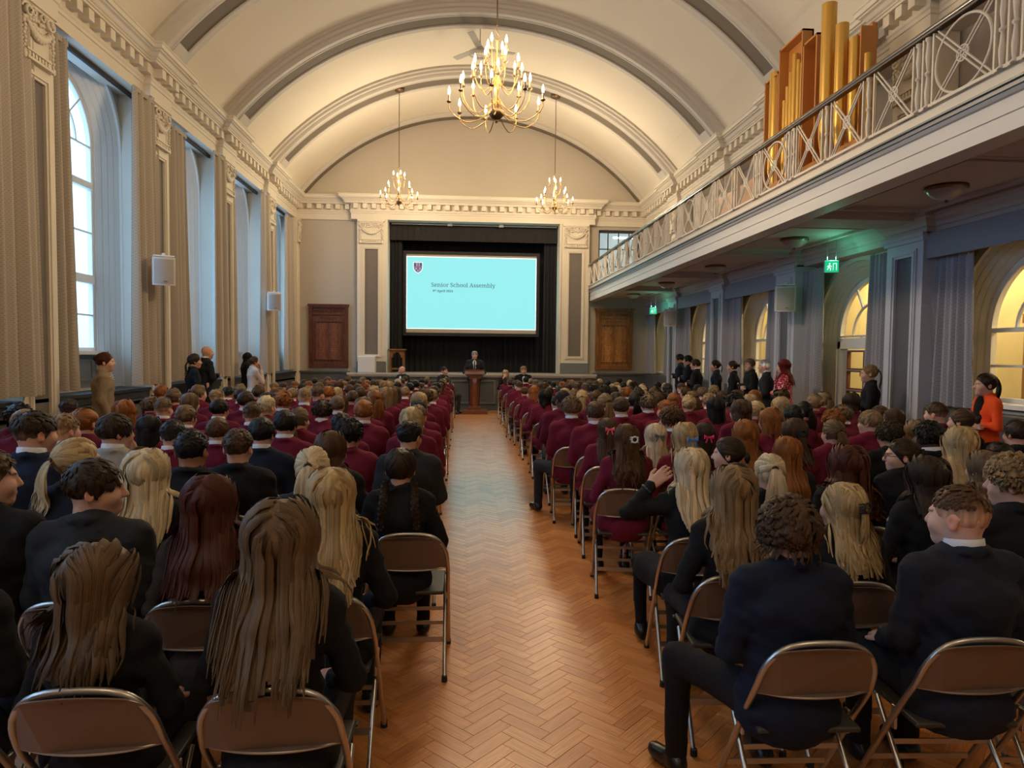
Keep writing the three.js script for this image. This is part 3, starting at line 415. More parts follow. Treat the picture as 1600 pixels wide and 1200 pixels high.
// ceiling fan behind the big chandelier
{
  const f = thing('ceiling_fan', 'white ceiling fan on a short rod behind the large chandelier', 'fan', [0.36, 8.62, -15.7]); const wm = std(0.5, 0.46, 0.38, 0.5);
  part('rod', new THREE.CylinderGeometry(0.012, 0.012, 0.5, 8).translate(0, 0.25, 0), wm, f); part('hub', lathe([[0.001, 0.06], [0.06, 0.05], [0.1, 0], [0.09, -0.05], [0.001, -0.07]], 20), wm, f);
  for (let k = 0; k < 3; k++) { const b = part('blade', rbox(0.72, 0.012, 0.15, 0.005, 0.46, 0.01, 0), wm, f); b.rotation.set(0.12, k * 2.094 + 0.25, 0, 'YXZ'); }
  const L = []; for (let k = 0; k < 14; k++) { const a = k / 14 * 2 * Math.PI; L.push(tube([V3(0.1 * Math.cos(a), -0.03, 0.1 * Math.sin(a)), V3(0.24 * Math.cos(a), -0.06, 0.24 * Math.sin(a)), V3(0.26 * Math.cos(a), -0.12, 0.26 * Math.sin(a)), V3(0.1 * Math.cos(a), -0.18, 0.1 * Math.sin(a)), V3(0, -0.19, 0)], 0.004, 16, 4)); } for (const [r, y] of [[0.26, -0.1], [0.2, -0.15], [0.1, -0.18]]) L.push(new THREE.TorusGeometry(r, 0.004, 4, 24).rotateX(Math.PI / 2).translate(0, y, 0)); part('wire_guard', merge(L), wm, f);
}
// ---------------------------------------------------------------- wall loudspeakers and exit signs
function paSpeaker(label, x, y, z, turn, bracket) {
  const s = thing('loudspeaker', label, 'loudspeaker', [x, y, z], turn, 'white wall loudspeakers'), body = new THREE.Shape(); body.moveTo(-0.15, -0.10); body.lineTo(-0.155, 0.08); body.quadraticCurveTo(0, 0.15, 0.155, 0.08); body.lineTo(0.15, -0.10); body.closePath();
  part('cabinet', mapPos(extr(body, 0.42, 12, 0.006), (a, b, c) => [a, c - 0.21, b]), std(0.62, 0.59, 0.55, 0.5), s).rotation.x = 0.1;
  part('grille', (() => { const g = new THREE.Shape(); g.moveTo(-0.135, 0.098); g.quadraticCurveTo(0, 0.158, 0.135, 0.098); g.lineTo(0.135, 0.09); g.quadraticCurveTo(0, 0.15, -0.135, 0.09); g.closePath(); return mapPos(extr(g, 0.37, 12), (a, b, c) => [a, c - 0.185, b]); })(), std(0.42, 0.39, 0.36, 0.7), s).rotation.x = 0.1;
  part('badge', box(0.05, 0.012, 0.006, 0.02, -0.165, 0.15), std(0.1, 0.1, 0.1, 0.4), s);
  part('bracket', merge([box(0.3, 0.02, 0.05, 0, 0.235, 0.02), box(0.05, 0.03, 0.05, 0, 0.26, 0.02), rod(V3(0, 0.27, 0.02), V3(bracket[0], 0.27, bracket[1]), 0.014)]), M.white, s); return s;
}
paSpeaker('white loudspeaker on the left wall pilaster nearer the camera', -4.62, 2.96, -10.95, 0.45, [-0.16, -0.75]);
paSpeaker('white loudspeaker on the left wall pilaster nearer the stage', -4.66, 2.96, -17.3, 0.35, [-0.05, -0.75]);
paSpeaker('white loudspeaker under the gallery nearer the camera', 5.46, 2.72, -11.2, -0.35, [0.1, -0.4]);
paSpeaker('white loudspeaker under the gallery nearer the stage', 5.50, 2.72, -17.7, -0.35, [0.1, -0.4]);
function exitSign(label, x, y, z, turn, back) {
  const s = thing('exit_sign', label, 'exit sign', [x, y, z], turn, 'green exit signs'), cv = document.createElement('canvas'); cv.width = 128; cv.height = 112; const c = cv.getContext('2d');
  c.fillStyle = '#12b57a'; c.fillRect(0, 0, 128, 112); c.fillStyle = '#eafff6'; c.fillRect(74, 22, 36, 70); c.fillStyle = '#12b57a'; c.fillRect(80, 30, 24, 62); c.fillStyle = '#eafff6'; c.beginPath(); c.arc(44, 28, 8, 0, 7); c.fill(); c.lineWidth = 9; c.strokeStyle = '#eafff6'; c.lineCap = 'round'; c.beginPath(); c.moveTo(42, 42); c.lineTo(38, 62); c.lineTo(54, 74); c.lineTo(52, 92); c.moveTo(38, 62); c.lineTo(24, 86); c.moveTo(44, 44); c.lineTo(60, 56); c.moveTo(40, 44); c.lineTo(24, 58); c.stroke();
  const t = new THREE.CanvasTexture(cv); t.colorSpace = THREE.SRGBColorSpace;
  part('housing', rbox(0.26, 0.23, 0.05, 0.008), M.white, s); part('sign_face', new THREE.PlaneGeometry(0.245, 0.215).translate(0, 0, 0.0275), std(0.1, 0.1, 0.1, 0.4, 0, { map: t, emissive: lin(1, 1, 1), emissiveMap: t, emissiveIntensity: 0.55 }), s);
  part('hanger', merge([rod(V3(-0.08, 0.11, 0), V3(-0.08, back, 0), 0.006), rod(V3(0.08, 0.11, 0), V3(0.08, back, 0), 0.006)]), M.chrome, s);
  s.scale.setScalar(0.78);
  const l = new THREE.RectAreaLight(lin(0.25, 1, 0.65), 3.2, 0.19, 0.165); l.position.set(0, 0, 0.035); l.rotation.y = Math.PI; s.add(l);
  const u = new THREE.PointLight(lin(0.15, 1, 0.6), 0.13); u.position.set(0, 0.17, 0.03); u.castShadow = true; s.add(u);
}
exitSign('green running-man exit sign hanging above the glazed door', 5.45, 3.08, -9.75, -0.25, 0.59);
exitSign('small green exit sign under the gallery next to the stage', 5.38, 2.98, -18.9, -0.25, 0.70);
// ---------------------------------------------------------------- far wall: honour boards, stage dressing, screen
const oakTex = dataTex(256, 256, (u, v) => { const k = 0.72 + 0.16 * tileNoise(u, v, 5, 0.7, 8) + 0.12 * tileNoise(u, v, 16, 1.2, 9); return [k, k * 0.97, k * 0.93]; }, true);
function honourBoard(label, x, r, g, b) {
  const o = thing('honour_board', label, 'honour board', [x, 1.26, ZF + 0.005]), m = std(r, g, b, 0.4, 0, { map: oakTex }), W = 1.18, H = 1.92, dm = std(r * 0.75, g * 0.72, b * 0.7, 0.4, 0, { map: oakTex });
  part('back_panel', boxUV(box(W - 0.06, H - 0.06, 0.04, 0, H / 2, 0.02)), m, o);
  part('frame', boxUV(merge([box(0.1, H, 0.09, -W / 2 + 0.05, H / 2, 0.045), box(0.1, H, 0.09, W / 2 - 0.05, H / 2, 0.045), box(W, 0.14, 0.1, 0, 0.07, 0.05), box(W + 0.06, 0.05, 0.13, 0, H - 0.01, 0.06), box(W, 0.05, 0.11, 0, H - 0.06, 0.05)])), dm, o);
  part('inner_moulding', frameRing(-0.42, 0.22, 0.42, H - 0.5, 0.03, 0.07), dm, o);
  const L = []; for (const s of [-1, 1]) for (let i = 0; i < 5; i++) { const q = []; for (let k = 0; k <= 14; k++) { const t = k / 14, a = t * 7, rr_ = 0.055 * (1 - 0.8 * t); q.push(V3(s * (0.07 + i * 0.085 + Math.cos(a) * rr_ * 0.7), H - 0.2 + Math.sin(a) * rr_, 0.055)); } L.push(tube(q, 0.011, 20, 5)); } L.push(box(W - 0.2, 0.02, 0.06, 0, H - 0.3, 0.04), box(W - 0.2, 0.02, 0.06, 0, H - 0.11, 0.04), box(0.5, 0.05, 0.06, 0, H - 0.4, 0.03)); part('carved_frieze', merge(L), dm, o);
  const gl = std(r * 1.5 + 0.02, g * 1.6 + 0.02, b * 1.7, 0.45), rows = []; for (let i = 0; i < 26; i++) { const y = H - 0.58 - i * 0.043; rows.push(box(0.03, 0.008, 0.003, -0.36, y, 0.041)); for (const c of [-0.22, 0.14]) rows.push(box(rr(0.14, 0.24), 0.008, 0.003, c + 0.02, y, 0.041)); } part('gilt_lines', merge(rows), gl, o);
  return o;
}
honourBoard('dark carved wooden honour board left of the stage', -4.09, 0.27, 0.09, 0.04);
honourBoard('lighter orange-brown wooden honour board right of the stage', 4.80, 0.62, 0.26, 0.07);
solo('white_cabinet', merge([rbox(0.52, 0.5, 0.34, 0.012), rbox(0.47, 0.45, 0.02, 0.006, 0, 0, 0.175)]), M.white, 'white box cabinet standing on the stage edge against the left pilaster', 'cabinet', null, [-2.87, STAGE + 0.25, -20.86]);
{
  const w = std(0.42, 0.17, 0.04, 0.45, 0, { map: oakTex }), c = thing('wooden_stand', 'carved light-brown wooden stand with a pierced arch on the stage', 'stand', [-1.98, STAGE, -21.0]);
  part('top', rbox(0.54, 0.045, 0.4, 0.01, 0, 0.70, 0), w, c); for (const sx of [-1, 1]) for (const sz of [-1, 1]) part('leg', rbox(0.055, 0.68, 0.055, 0.008, sx * 0.2, 0.34, sz * 0.14), w, c);
  const s = rectShape(-0.18, 0.46, 0.18, 0.68), h = new THREE.Path(); h.moveTo(-0.13, 0.46); h.quadraticCurveTo(-0.12, 0.58, -0.06, 0.6); h.quadraticCurveTo(0, 0.66, 0.06, 0.6); h.quadraticCurveTo(0.12, 0.58, 0.13, 0.46); h.lineTo(-0.13, 0.46); s.holes.push(h); for (const z of [0.14, -0.16]) part('pierced_apron', extr(s, 0.022).translate(0, 0, z), w, c); part('stretcher', merge([box(0.4, 0.05, 0.03, 0, 0.12, 0.14), box(0.4, 0.05, 0.03, 0, 0.12, -0.14), box(0.03, 0.05, 0.28, 0.2, 0.12, 0), box(0.03, 0.05, 0.28, -0.2, 0.12, 0)]), w, c);
}
const drape = (name, label, w, h, folds, amp, pos, mat) => { const c = thing(name, label, 'stage drape', pos); part('cloth', curtainGeo(w, h, folds, amp, 0.02, 0, w + h), mat, c); return c; };
drape('stage_backdrop', 'black cloth backdrop at the rear of the stage', 7.2, 5.2, 40, 0.04, [XC - 0.05, 6.32, -22.6], M.blackCloth);
drape('stage_border', 'dark valance across the top of the stage opening', 5.5, 0.62, 30, 0.01, [XC, 5.86, -21.55], M.blackCloth2);
drape('stage_side_drape', 'black side drape at the left of the stage', 0.7, 4.7, 6, 0.05, [-2.25, 5.84, -21.75], M.blackCloth);
drape('stage_side_drape', 'black side drape at the right of the stage', 0.7, 4.7, 6, 0.05, [2.95, 5.84, -21.75], M.blackCloth);
solo('lighting_bar', merge([rod(V3(-2.2, 5.72, -21.42), V3(2.95, 5.72, -21.42), 0.024), box(0.14, 0.09, 0.12, -0.4, 5.72, -21.4), box(0.14, 0.09, 0.12, 1.2, 5.72, -21.4)]), std(0.28, 0.28, 0.28, 0.4, 0.6), 'metal bar with two small fittings at the top of the stage opening', 'bar');
{
  const cv = document.createElement('canvas'); cv.width = 1024; cv.height = 580; const c = cv.getContext('2d');
  c.fillStyle = '#8fe6e8'; c.fillRect(0, 0, 1024, 580);
  c.fillStyle = '#1d2f3a'; c.font = '45px serif'; c.fillText('Senior School Assembly', 190, 240); c.font = 'bold 25px serif'; c.fillText('9', 202, 282); c.font = 'bold 15px serif'; c.fillText('th', 215, 273); c.font = 'bold 25px serif'; c.fillText('April 2024', 236, 282);
  // shield
  c.save(); c.translate(52, 46); c.beginPath(); c.moveTo(-4, -4); c.lineTo(72, -4); c.lineTo(72, 40); c.quadraticCurveTo(70, 72, 34, 90); c.quadraticCurveTo(-2, 72, -4, 40); c.closePath(); c.fillStyle = '#e9fbfb'; c.fill(); c.beginPath(); c.moveTo(2, 2); c.lineTo(66, 2); c.lineTo(66, 38); c.quadraticCurveTo(64, 66, 34, 82); c.quadraticCurveTo(4, 66, 2, 38); c.closePath(); c.fillStyle = '#4a4560'; c.fill(); c.clip(); c.fillStyle = '#b78aa0'; c.fillRect(18, 4, 14, 26); c.fillRect(38, 4, 12, 26); c.fillStyle = '#c9c3d8'; for (let i = 0; i < 4; i++) c.fillRect(6 + i * 16, 34, 8, 4); c.beginPath(); c.arc(20, 50, 8, 0, 7); c.arc(48, 50, 8, 0, 7); c.arc(34, 66, 7, 0, 7); c.fill(); c.fillStyle = '#9a4a66'; c.beginPath(); c.arc(20, 50, 4, 0, 7); c.arc(48, 50, 4, 0, 7); c.arc(34, 66, 3, 0, 7); c.fill(); c.restore();
  const t = new THREE.CanvasTexture(cv); t.colorSpace = THREE.SRGBColorSpace;
  const X0 = -1.79, X1 = 2.38, Y0 = 2.37, Y1 = 4.87, Z = -21.86, s = thing('projection_screen', 'large projection screen showing a pale cyan assembly slide', 'screen', [(X0 + X1) / 2, Y0, Z]), w = X1 - X0, h = Y1 - Y0;
  part('border', merge([frameRing(-w / 2 - 0.09, -0.09, w / 2 + 0.09, h + 0.09, 0.1, 0.03)]), M.black, s);
  part('sheet', box(w, h, 0.012, 0, h / 2, 0), std(0.42, 0.37, 0.31, 0.8), s);
  part('white_edge', frameRing(-w / 2 + 0.01, 0.125, w / 2 - 0.01, h - 0.075, 0.025, 0.004).translate(0, 0, 0.007), std(0.9, 0.9, 0.9, 0.8, 0, { emissive: lin(0.7, 0.95, 0.95), emissiveIntensity: 0.4 }), s);
  const sw = w - 0.06, sh = h - 0.24;
  part('screen_picture', new THREE.PlaneGeometry(sw, sh).translate(0, sh / 2 + 0.145, 0.009), std(0.03, 0.03, 0.03, 0.9, 0, { emissive: lin(1, 1, 1), emissiveMap: t, emissiveIntensity: 0.49 }), s);
  const l = new THREE.RectAreaLight(lin(0.35, 0.9, 0.92), 0.45, sw, sh); l.position.set(0, h / 2, 0.05); l.rotation.y = Math.PI; s.add(l);
}
// the upper window by the gallery end, a lit landing behind it
{
  const g = struct('window_upper', null, null, 'dark-framed internal window high up beside the gallery end', 'window'), fm = std(0.06, 0.055, 0.05, 0.5), X0 = 4.27, X1 = 5.62, Y0 = 3.98, Y1 = 5.66;
  const L = [frameRing(X0, Y0, X1, Y1, 0.06, 0.1)]; for (const t of [0.25, 0.5, 0.75]) L.push(span(X0 + (X1 - X0) * t - 0.015, X0 + (X1 - X0) * t + 0.015, Y0, Y1, 0.03, 0.07)); for (const t of [0.33, 0.66]) L.push(span(X0, X1, Y0 + (Y1 - Y0) * t - 0.015, Y0 + (Y1 - Y0) * t + 0.015, 0.03, 0.07));
  part('frame', merge(L).translate(0, 0, ZF - 0.25), fm, g); for (let i = 0; i < 4; i++) for (let j = 0; j < 3; j++) { const w = (X1 - X0) / 4, h = (Y1 - Y0) / 3; part('pane', box(w - 0.03, h - 0.03, 0.004, X0 + w * (i + 0.5), Y0 + h * (j + 0.5), ZF - 0.2), M.glass, g); }
  struct('wall_landing', merge([span(4.23, 6.8, 3.4, 6.6, -24.4, -24.6), span(4.23, 4.26, 3.4, 6.6, -21.65, -24.5), span(6.7, 6.8, 3.4, 6.6, -21.65, -24.5), span(4.23, 6.8, 6.4, 6.6, -21.65, -24.6), span(4.23, 6.8, 3.4, 3.6, -21.65, -24.6)]), std(0.5, 0.55, 0.55, 0.7), 'walls of the landing behind the upper window', 'wall');
  [[5.35, 5.72], [5.95, 5.72]].forEach(([x, y], i) => { const t = thing('strip_light', (i ? 'right' : 'left') + ' white strip light on the landing behind the upper window', 'lamp', [x, y, -23.0]); part('lamp_tube', rbox(0.5, 0.05, 0.09, 0.02), std(1, 1, 1, 0.5, 0, { emissive: lin(0.95, 1, 1), emissiveIntensity: 3 }), t); part('hanger', merge([rod(V3(-0.2, 0.02, 0), V3(-0.2, 0.69, 0), 0.006), rod(V3(0.2, 0.02, 0), V3(0.2, 0.69, 0), 0.006)]), M.chrome, t); const l = new THREE.PointLight(lin(0.9, 1, 1), 1.0); l.position.set(0, -0.06, 0); l.castShadow = true; t.add(l); });
}
// lectern
{
  const w = phys(0.36, 0.105, 0.028, 0.35, { map: oakTex, clearcoat: 0.3 }), l = thing('lectern', 'red-brown wooden lectern with a crest on its column', 'lectern', [0.37, 0, -19.6]);
  part('platform', merge([rbox(0.74, 0.12, 0.62, 0.01, 0, 0.06, 0), rbox(0.36, 0.1, 0.34, 0.01, 0, 0.17, 0)]), w, l);
  part('column', mapPos(new THREE.CylinderGeometry(0.155, 0.135, 0.86, 8, 1).rotateY(Math.PI / 8), (x, y, z) => [x, y + 0.62, z]).toNonIndexed(), w, l).geometry.computeVertexNormals();
  part('capital', merge([rbox(0.36, 0.05, 0.32, 0.01, 0, 1.03, 0), rbox(0.44, 0.05, 0.36, 0.01, 0, 1.08, 0)]), w, l);
  const top = part('reading_desk', merge([rbox(0.56, 0.035, 0.44, 0.008, 0, 0, 0), rbox(0.56, 0.06, 0.03, 0.008, 0, 0.02, -0.22)]), w, l, [0, 1.17, 0]); top.rotation.x = 0.16;
  const sh = new THREE.Shape(); sh.moveTo(-0.05, 0.06); sh.lineTo(0.05, 0.06); sh.lineTo(0.05, 0); sh.quadraticCurveTo(0.045, -0.045, 0, -0.07); sh.quadraticCurveTo(-0.045, -0.045, -0.05, 0); sh.closePath();
  const crest = part('crest', extr(sh, 0.012).translate(0, 0.95, 0.148), std(0.32, 0.26, 0.3, 0.4), l); part('crest_charge', merge([box(0.028, 0.035, 0.004, -0.018, 0.98, 0.162), box(0.02, 0.035, 0.004, 0.02, 0.98, 0.162), box(0.06, 0.012, 0.004, 0, 0.925, 0.162)]), std(0.25, 0.03, 0.06, 0.5), crest);
}
// ---------------------------------------------------------------- bodies from distance fields
const cone = (a, b, r1, r2, k = 0.03, sx = 1) => ({ t: 0, a, b, r1, r2, k, sx });
const ell = (c, r, k = 0.02, neg = false) => ({ t: 1, c, r, k, neg });
function field(prims) {
  return (x, y, z) => {
    let d = 1e3;
    for (const q of prims) {
      let e;
      if (q.t === 0) {
        const sx = q.sx, px = (x - q.a[0]) / sx, py = y - q.a[1], pz = z - q.a[2], bx = (q.b[0] - q.a[0]) / sx, by = q.b[1] - q.a[1], bz = q.b[2] - q.a[2], t = clamp((px * bx + py * by + pz * bz) / (bx * bx + by * by + bz * bz + 1e-9), 0, 1);
        e = Math.hypot(px - bx * t, py - by * t, pz - bz * t) - (q.r1 + (q.r2 - q.r1) * t);
      } else { const ax = (x - q.c[0]) / q.r[0], ay = (y - q.c[1]) / q.r[1], az = (z - q.c[2]) / q.r[2], k0 = Math.hypot(ax, ay, az), k1 = Math.hypot(ax / q.r[0], ay / q.r[1], az / q.r[2]); e = k1 < 1e-6 ? -Math.min(...q.r) : k0 * (k0 - 1) / k1; }
      if (q.neg) { const h = clamp(0.5 - 0.5 * (d + e) / q.k, 0, 1); d = d + (-e - d) * h + q.k * h * (1 - h); }
      else { const h = clamp(0.5 + 0.5 * (e - d) / q.k, 0, 1); d = e + (d - e) * h - q.k * h * (1 - h); }
    }
    return d;
  };
}
function nets(f, lo, hi, c, color) {                       // surface nets
  const nx = Math.ceil((hi[0] - lo[0]) / c) + 1, ny = Math.ceil((hi[1] - lo[1]) / c) + 1, nz = Math.ceil((hi[2] - lo[2]) / c) + 1, v = new Float32Array(nx * ny * nz), at = (i, j, k) => i + nx * (j + ny * k);
  for (let k = 0; k < nz; k++) for (let j = 0; j < ny; j++) for (let i = 0; i < nx; i++) v[at(i, j, k)] = f(lo[0] + i * c, lo[1] + j * c, lo[2] + k * c);
  const id = new Int32Array(nx * ny * nz).fill(-1), pos = [], idx = [], E = [[0, 1], [2, 3], [4, 5], [6, 7], [0, 2], [1, 3], [4, 6], [5, 7], [0, 4], [1, 5], [2, 6], [3, 7]];
  for (let k = 0; k + 1 < nz; k++) for (let j = 0; j + 1 < ny; j++) for (let i = 0; i + 1 < nx; i++) {
    const w = []; let m = 0; for (let q = 0; q < 8; q++) { const s = v[at(i + (q & 1), j + ((q >> 1) & 1), k + (q >> 2))]; w.push(s); if (s < 0) m |= 1 << q; } if (m === 0 || m === 255) continue;
    let x = 0, y = 0, z = 0, n = 0; for (const [a, b] of E) { if ((w[a] < 0) === (w[b] < 0)) continue; const t = w[a] / (w[a] - w[b]); x += (a & 1) + ((b & 1) - (a & 1)) * t; y += ((a >> 1) & 1) + (((b >> 1) & 1) - ((a >> 1) & 1)) * t; z += (a >> 2) + ((b >> 2) - (a >> 2)) * t; n++; }
    id[at(i, j, k)] = pos.length / 3; pos.push(lo[0] + (i + x / n) * c, lo[1] + (j + y / n) * c, lo[2] + (k + z / n) * c);
  }
  const quad = (a, b, d, e, flip) => { if (a < 0 || b < 0 || d < 0 || e < 0) return; if (flip) idx.push(a, d, b, a, e, d); else idx.push(a, b, d, a, d, e); };
  for (let k = 1; k + 1 < nz; k++) for (let j = 1; j + 1 < ny; j++) for (let i = 1; i + 1 < nx; i++) {
    const s = v[at(i, j, k)] < 0;
    if (s !== v[at(i + 1, j, k)] < 0) quad(id[at(i, j - 1, k - 1)], id[at(i, j, k - 1)], id[at(i, j, k)], id[at(i, j - 1, k)], !s);
    if (s !== v[at(i, j + 1, k)] < 0) quad(id[at(i - 1, j, k - 1)], id[at(i - 1, j, k)], id[at(i, j, k)], id[at(i, j, k - 1)], !s);
    if (s !== v[at(i, j, k + 1)] < 0) quad(id[at(i - 1, j - 1, k)], id[at(i, j - 1, k)], id[at(i, j, k)], id[at(i - 1, j, k)], !s);
  }
  const g = new THREE.BufferGeometry(), col = new Float32Array(pos.length), uv = new Float32Array(pos.length / 3 * 2); g.setAttribute('position', new THREE.Float32BufferAttribute(pos, 3));
  for (let i = 0; i < pos.length / 3; i++) { const q = color ? color(pos[3 * i], pos[3 * i + 1], pos[3 * i + 2]) : [1, 1, 1]; col.set(q, 3 * i); uv[2 * i] = pos[3 * i] + pos[3 * i + 2]; uv[2 * i + 1] = pos[3 * i + 1]; }
  g.setAttribute('color', new THREE.BufferAttribute(col, 3)); g.setAttribute('uv', new THREE.BufferAttribute(uv, 2)); g.setIndex(idx); g.computeVertexNormals(); return g;
}
const KEEP = ['position', 'normal', 'uv', 'color'];
function white(g) { if (!g.attributes.color) g.setAttribute('color', new THREE.BufferAttribute(new Float32Array(g.attributes.position.count * 3).fill(1), 3)); return g; }
const mergeC = (list) => mergeGeometries(list.map((g) => clean(white(g.index ? g : mergeVertices(g)), KEEP)));

// head, centre between the ears, face towards -z
const cranium = ell([0, 0.028, 0.008], [0.074, 0.086, 0.094], 0.02);
const headBase = [cranium, ell([0, -0.035, -0.03], [0.061, 0.078, 0.061], 0.03), ell([0, -0.085, -0.058], [0.036, 0.028, 0.031], 0.03)];
const headD = field(headBase);
const facePrims = (man) => [...headBase, cone([0, 0.012, -0.09], [0, -0.026, -0.109], 0.008, 0.0125, 0.014), ell([0, -0.03, -0.1], [0.016, 0.008, 0.012], 0.008), cone([-0.034, 0.02, -0.083], [0.034, 0.02, -0.083], 0.010, 0.010, 0.018), ell([0.031, 0.003, -0.099], [0.014, 0.010, 0.012], 0.012, true), ell([-0.031, 0.003, -0.099], [0.014, 0.010, 0.012], 0.012, true),
  cone([-0.019, -0.057, -0.087], [0.019, -0.057, -0.087], 0.008, 0.008, 0.01), ell([0.042, -0.03, -0.062], [0.024, 0.026, 0.024], 0.03), ell([-0.042, -0.03, -0.062], [0.024, 0.026, 0.024], 0.03),
  ...[-1, 1].flatMap((s) => [ell([s * 0.078, -0.006, 0.014], [0.010, 0.031, 0.019], 0.006), ell([s * 0.086, -0.004, 0.010], [0.007, 0.018, 0.010], 0.006, true)]),
  cone([0, -0.05, 0.018], [0, -0.215, 0.035], man ? 0.056 : 0.048, man ? 0.062 : 0.053, 0.03)];
const faceColor = (x, y, z) => {
  if (z > -0.05) return Math.abs(x) > 0.078 && y > -0.05 ? [1.1, 0.82, 0.75] : [1, 1, 1]; const ex = Math.abs(x) - 0.031, ey = y - 0.003, e = Math.hypot(ex, ey * 1.6);
  if (e < 0.006) return [0.12, 0.09, 0.08]; if (e < 0.0125) return [1.15, 1.2, 1.3]; if (Math.abs(y - 0.021) < 0.005 && Math.abs(ex) < 0.019) return [0.28, 0.2, 0.16];
  if (Math.hypot(x * 0.45, y + 0.057) < 0.0095) return [0.95, 0.55, 0.5]; return [1, 1, 1];
};
const headCache = new Map();
function headGeo(man, cell) { const k = man + '_' + cell; if (!headCache.has(k)) headCache.set(k, nets(field(facePrims(man)), [-0.115, -0.235, -0.135], [0.115, 0.13, 0.125], cell, faceColor)); return headCache.get(k); }

// a hand: palm and five fingers, from the wrist along dir, palm facing down the normal
function handPrims(w, dir, nrm, side, curl = 0.5) {
  const d = V3(...dir).normalize(), n = V3(...nrm).normalize(), s = V3().crossVectors(d, n).multiplyScalar(side), P = (a, b, c) => { const v = V3(...w).addScaledVector(d, a).addScaledVector(s, b).addScaledVector(n, c); return [v.x, v.y, v.z]; }, L = [];
  for (const b of [-0.022, 0, 0.022]) L.push(cone(P(0.0, b * 0.7, 0), P(0.085, b, 0), 0.018, 0.016, 0.012));
  [[-0.031, 0.062], [-0.011, 0.075], [0.010, 0.080], [0.030, 0.070]].forEach(([b, l]) => { const c = curl * l; L.push(cone(P(0.085, b, 0), P(0.085 + l * 0.52, b * 1.05, c * 0.25), 0.0095, 0.0088, 0.004), cone(P(0.085 + l * 0.52, b * 1.05, c * 0.25), P(0.085 + l * (1 - curl * 0.25), b * 1.05, c * 0.85), 0.0088, 0.0075, 0.004)); });
  L.push(cone(P(0.02, 0.026, 0.004), P(0.055, 0.052, 0.012), 0.013, 0.0105, 0.008), cone(P(0.055, 0.052, 0.012), P(0.088, 0.055, 0.018), 0.0105, 0.0085, 0.004));
  return L;
}
// joints of a pose; x is mirrored for the right side unless given
const SIT = { pelvis: [0, 0.53, 0.01], waist: [0, 0.70, 0.035], chest: [0, 0.90, 0.045], neck: [0, 1.045, 0.03], head: [0, 1.168, 0], sh: [0.165, 0.985, 0.035], el: [0.225, 0.735, 0.02], wr: [0.12, 0.615, -0.22], hip: [0.085, 0.51, 0], kn: [0.11, 0.50, -0.43], an: [0.11, 0.10, -0.40], toe: [0.115, 0.045, -0.54], hd: [-0.3, -0.16, -0.9], hn: [0, -1, 0.1] };
const STAND = { pelvis: [0, 0.98, 0.0], waist: [0, 1.14, 0.0], chest: [0, 1.33, 0.0], neck: [0, 1.485, 0], head: [0, 1.61, -0.03], sh: [0.17, 1.42, 0.0], el: [0.23, 1.14, 0.02], wr: [0.2, 0.90, -0.08], hip: [0.09, 0.92, 0], kn: [0.10, 0.50, -0.01], an: [0.105, 0.09, 0.03], toe: [0.12, 0.045, -0.13], hd: [-0.05, -1, -0.1], hn: [-1, 0, 0] };
const two = (j, k) => { const r = j[k + 'R'] ?? j[k], l = j[k + 'L'] ?? [-j[k][0], j[k][1], j[k][2]]; return [l, r]; };
function torsoPrims(j, w, fat = 0) {
  const L = [cone(j.pelvis, j.waist, 0.118 + fat, 0.104 + fat, 0.05, 1.36 * w), cone(j.waist, j.chest, 0.104 + fat, 0.115 + fat, 0.05, 1.36 * w), cone(j.chest, [j.neck[0], j.neck[1] - 0.07, j.neck[2]], 0.112 + fat, 0.07, 0.06, 1.45 * w)], [sl, sr] = two(j, 'sh');
  const sq = (s) => [s[0] * w, s[1], s[2]]; L.push(cone(sq(sl), sq(sr), 0.055, 0.055, 0.05)); for (const s of [sl, sr]) L.push(cone([s[0] * 0.72 * w, s[1] + 0.016, s[2]], [j.neck[0] + s[0] * 0.12, j.neck[1] + 0.012, j.neck[2]], 0.045, 0.046, 0.05)); return L;
}
function armPrims(j, w, thick) { const [sl, sr] = two(j, 'sh'), [el, er] = two(j, 'el'), [wl, wr] = two(j, 'wr'); return [[sl, el, wl], [sr, er, wr]].flatMap(([s, e, v]) => [cone([s[0] * w, s[1] - 0.012, s[2]], e, 0.058 * thick, 0.05 * thick, 0.03), cone(e, v, 0.05 * thick, 0.038 * thick, 0.015)]); }
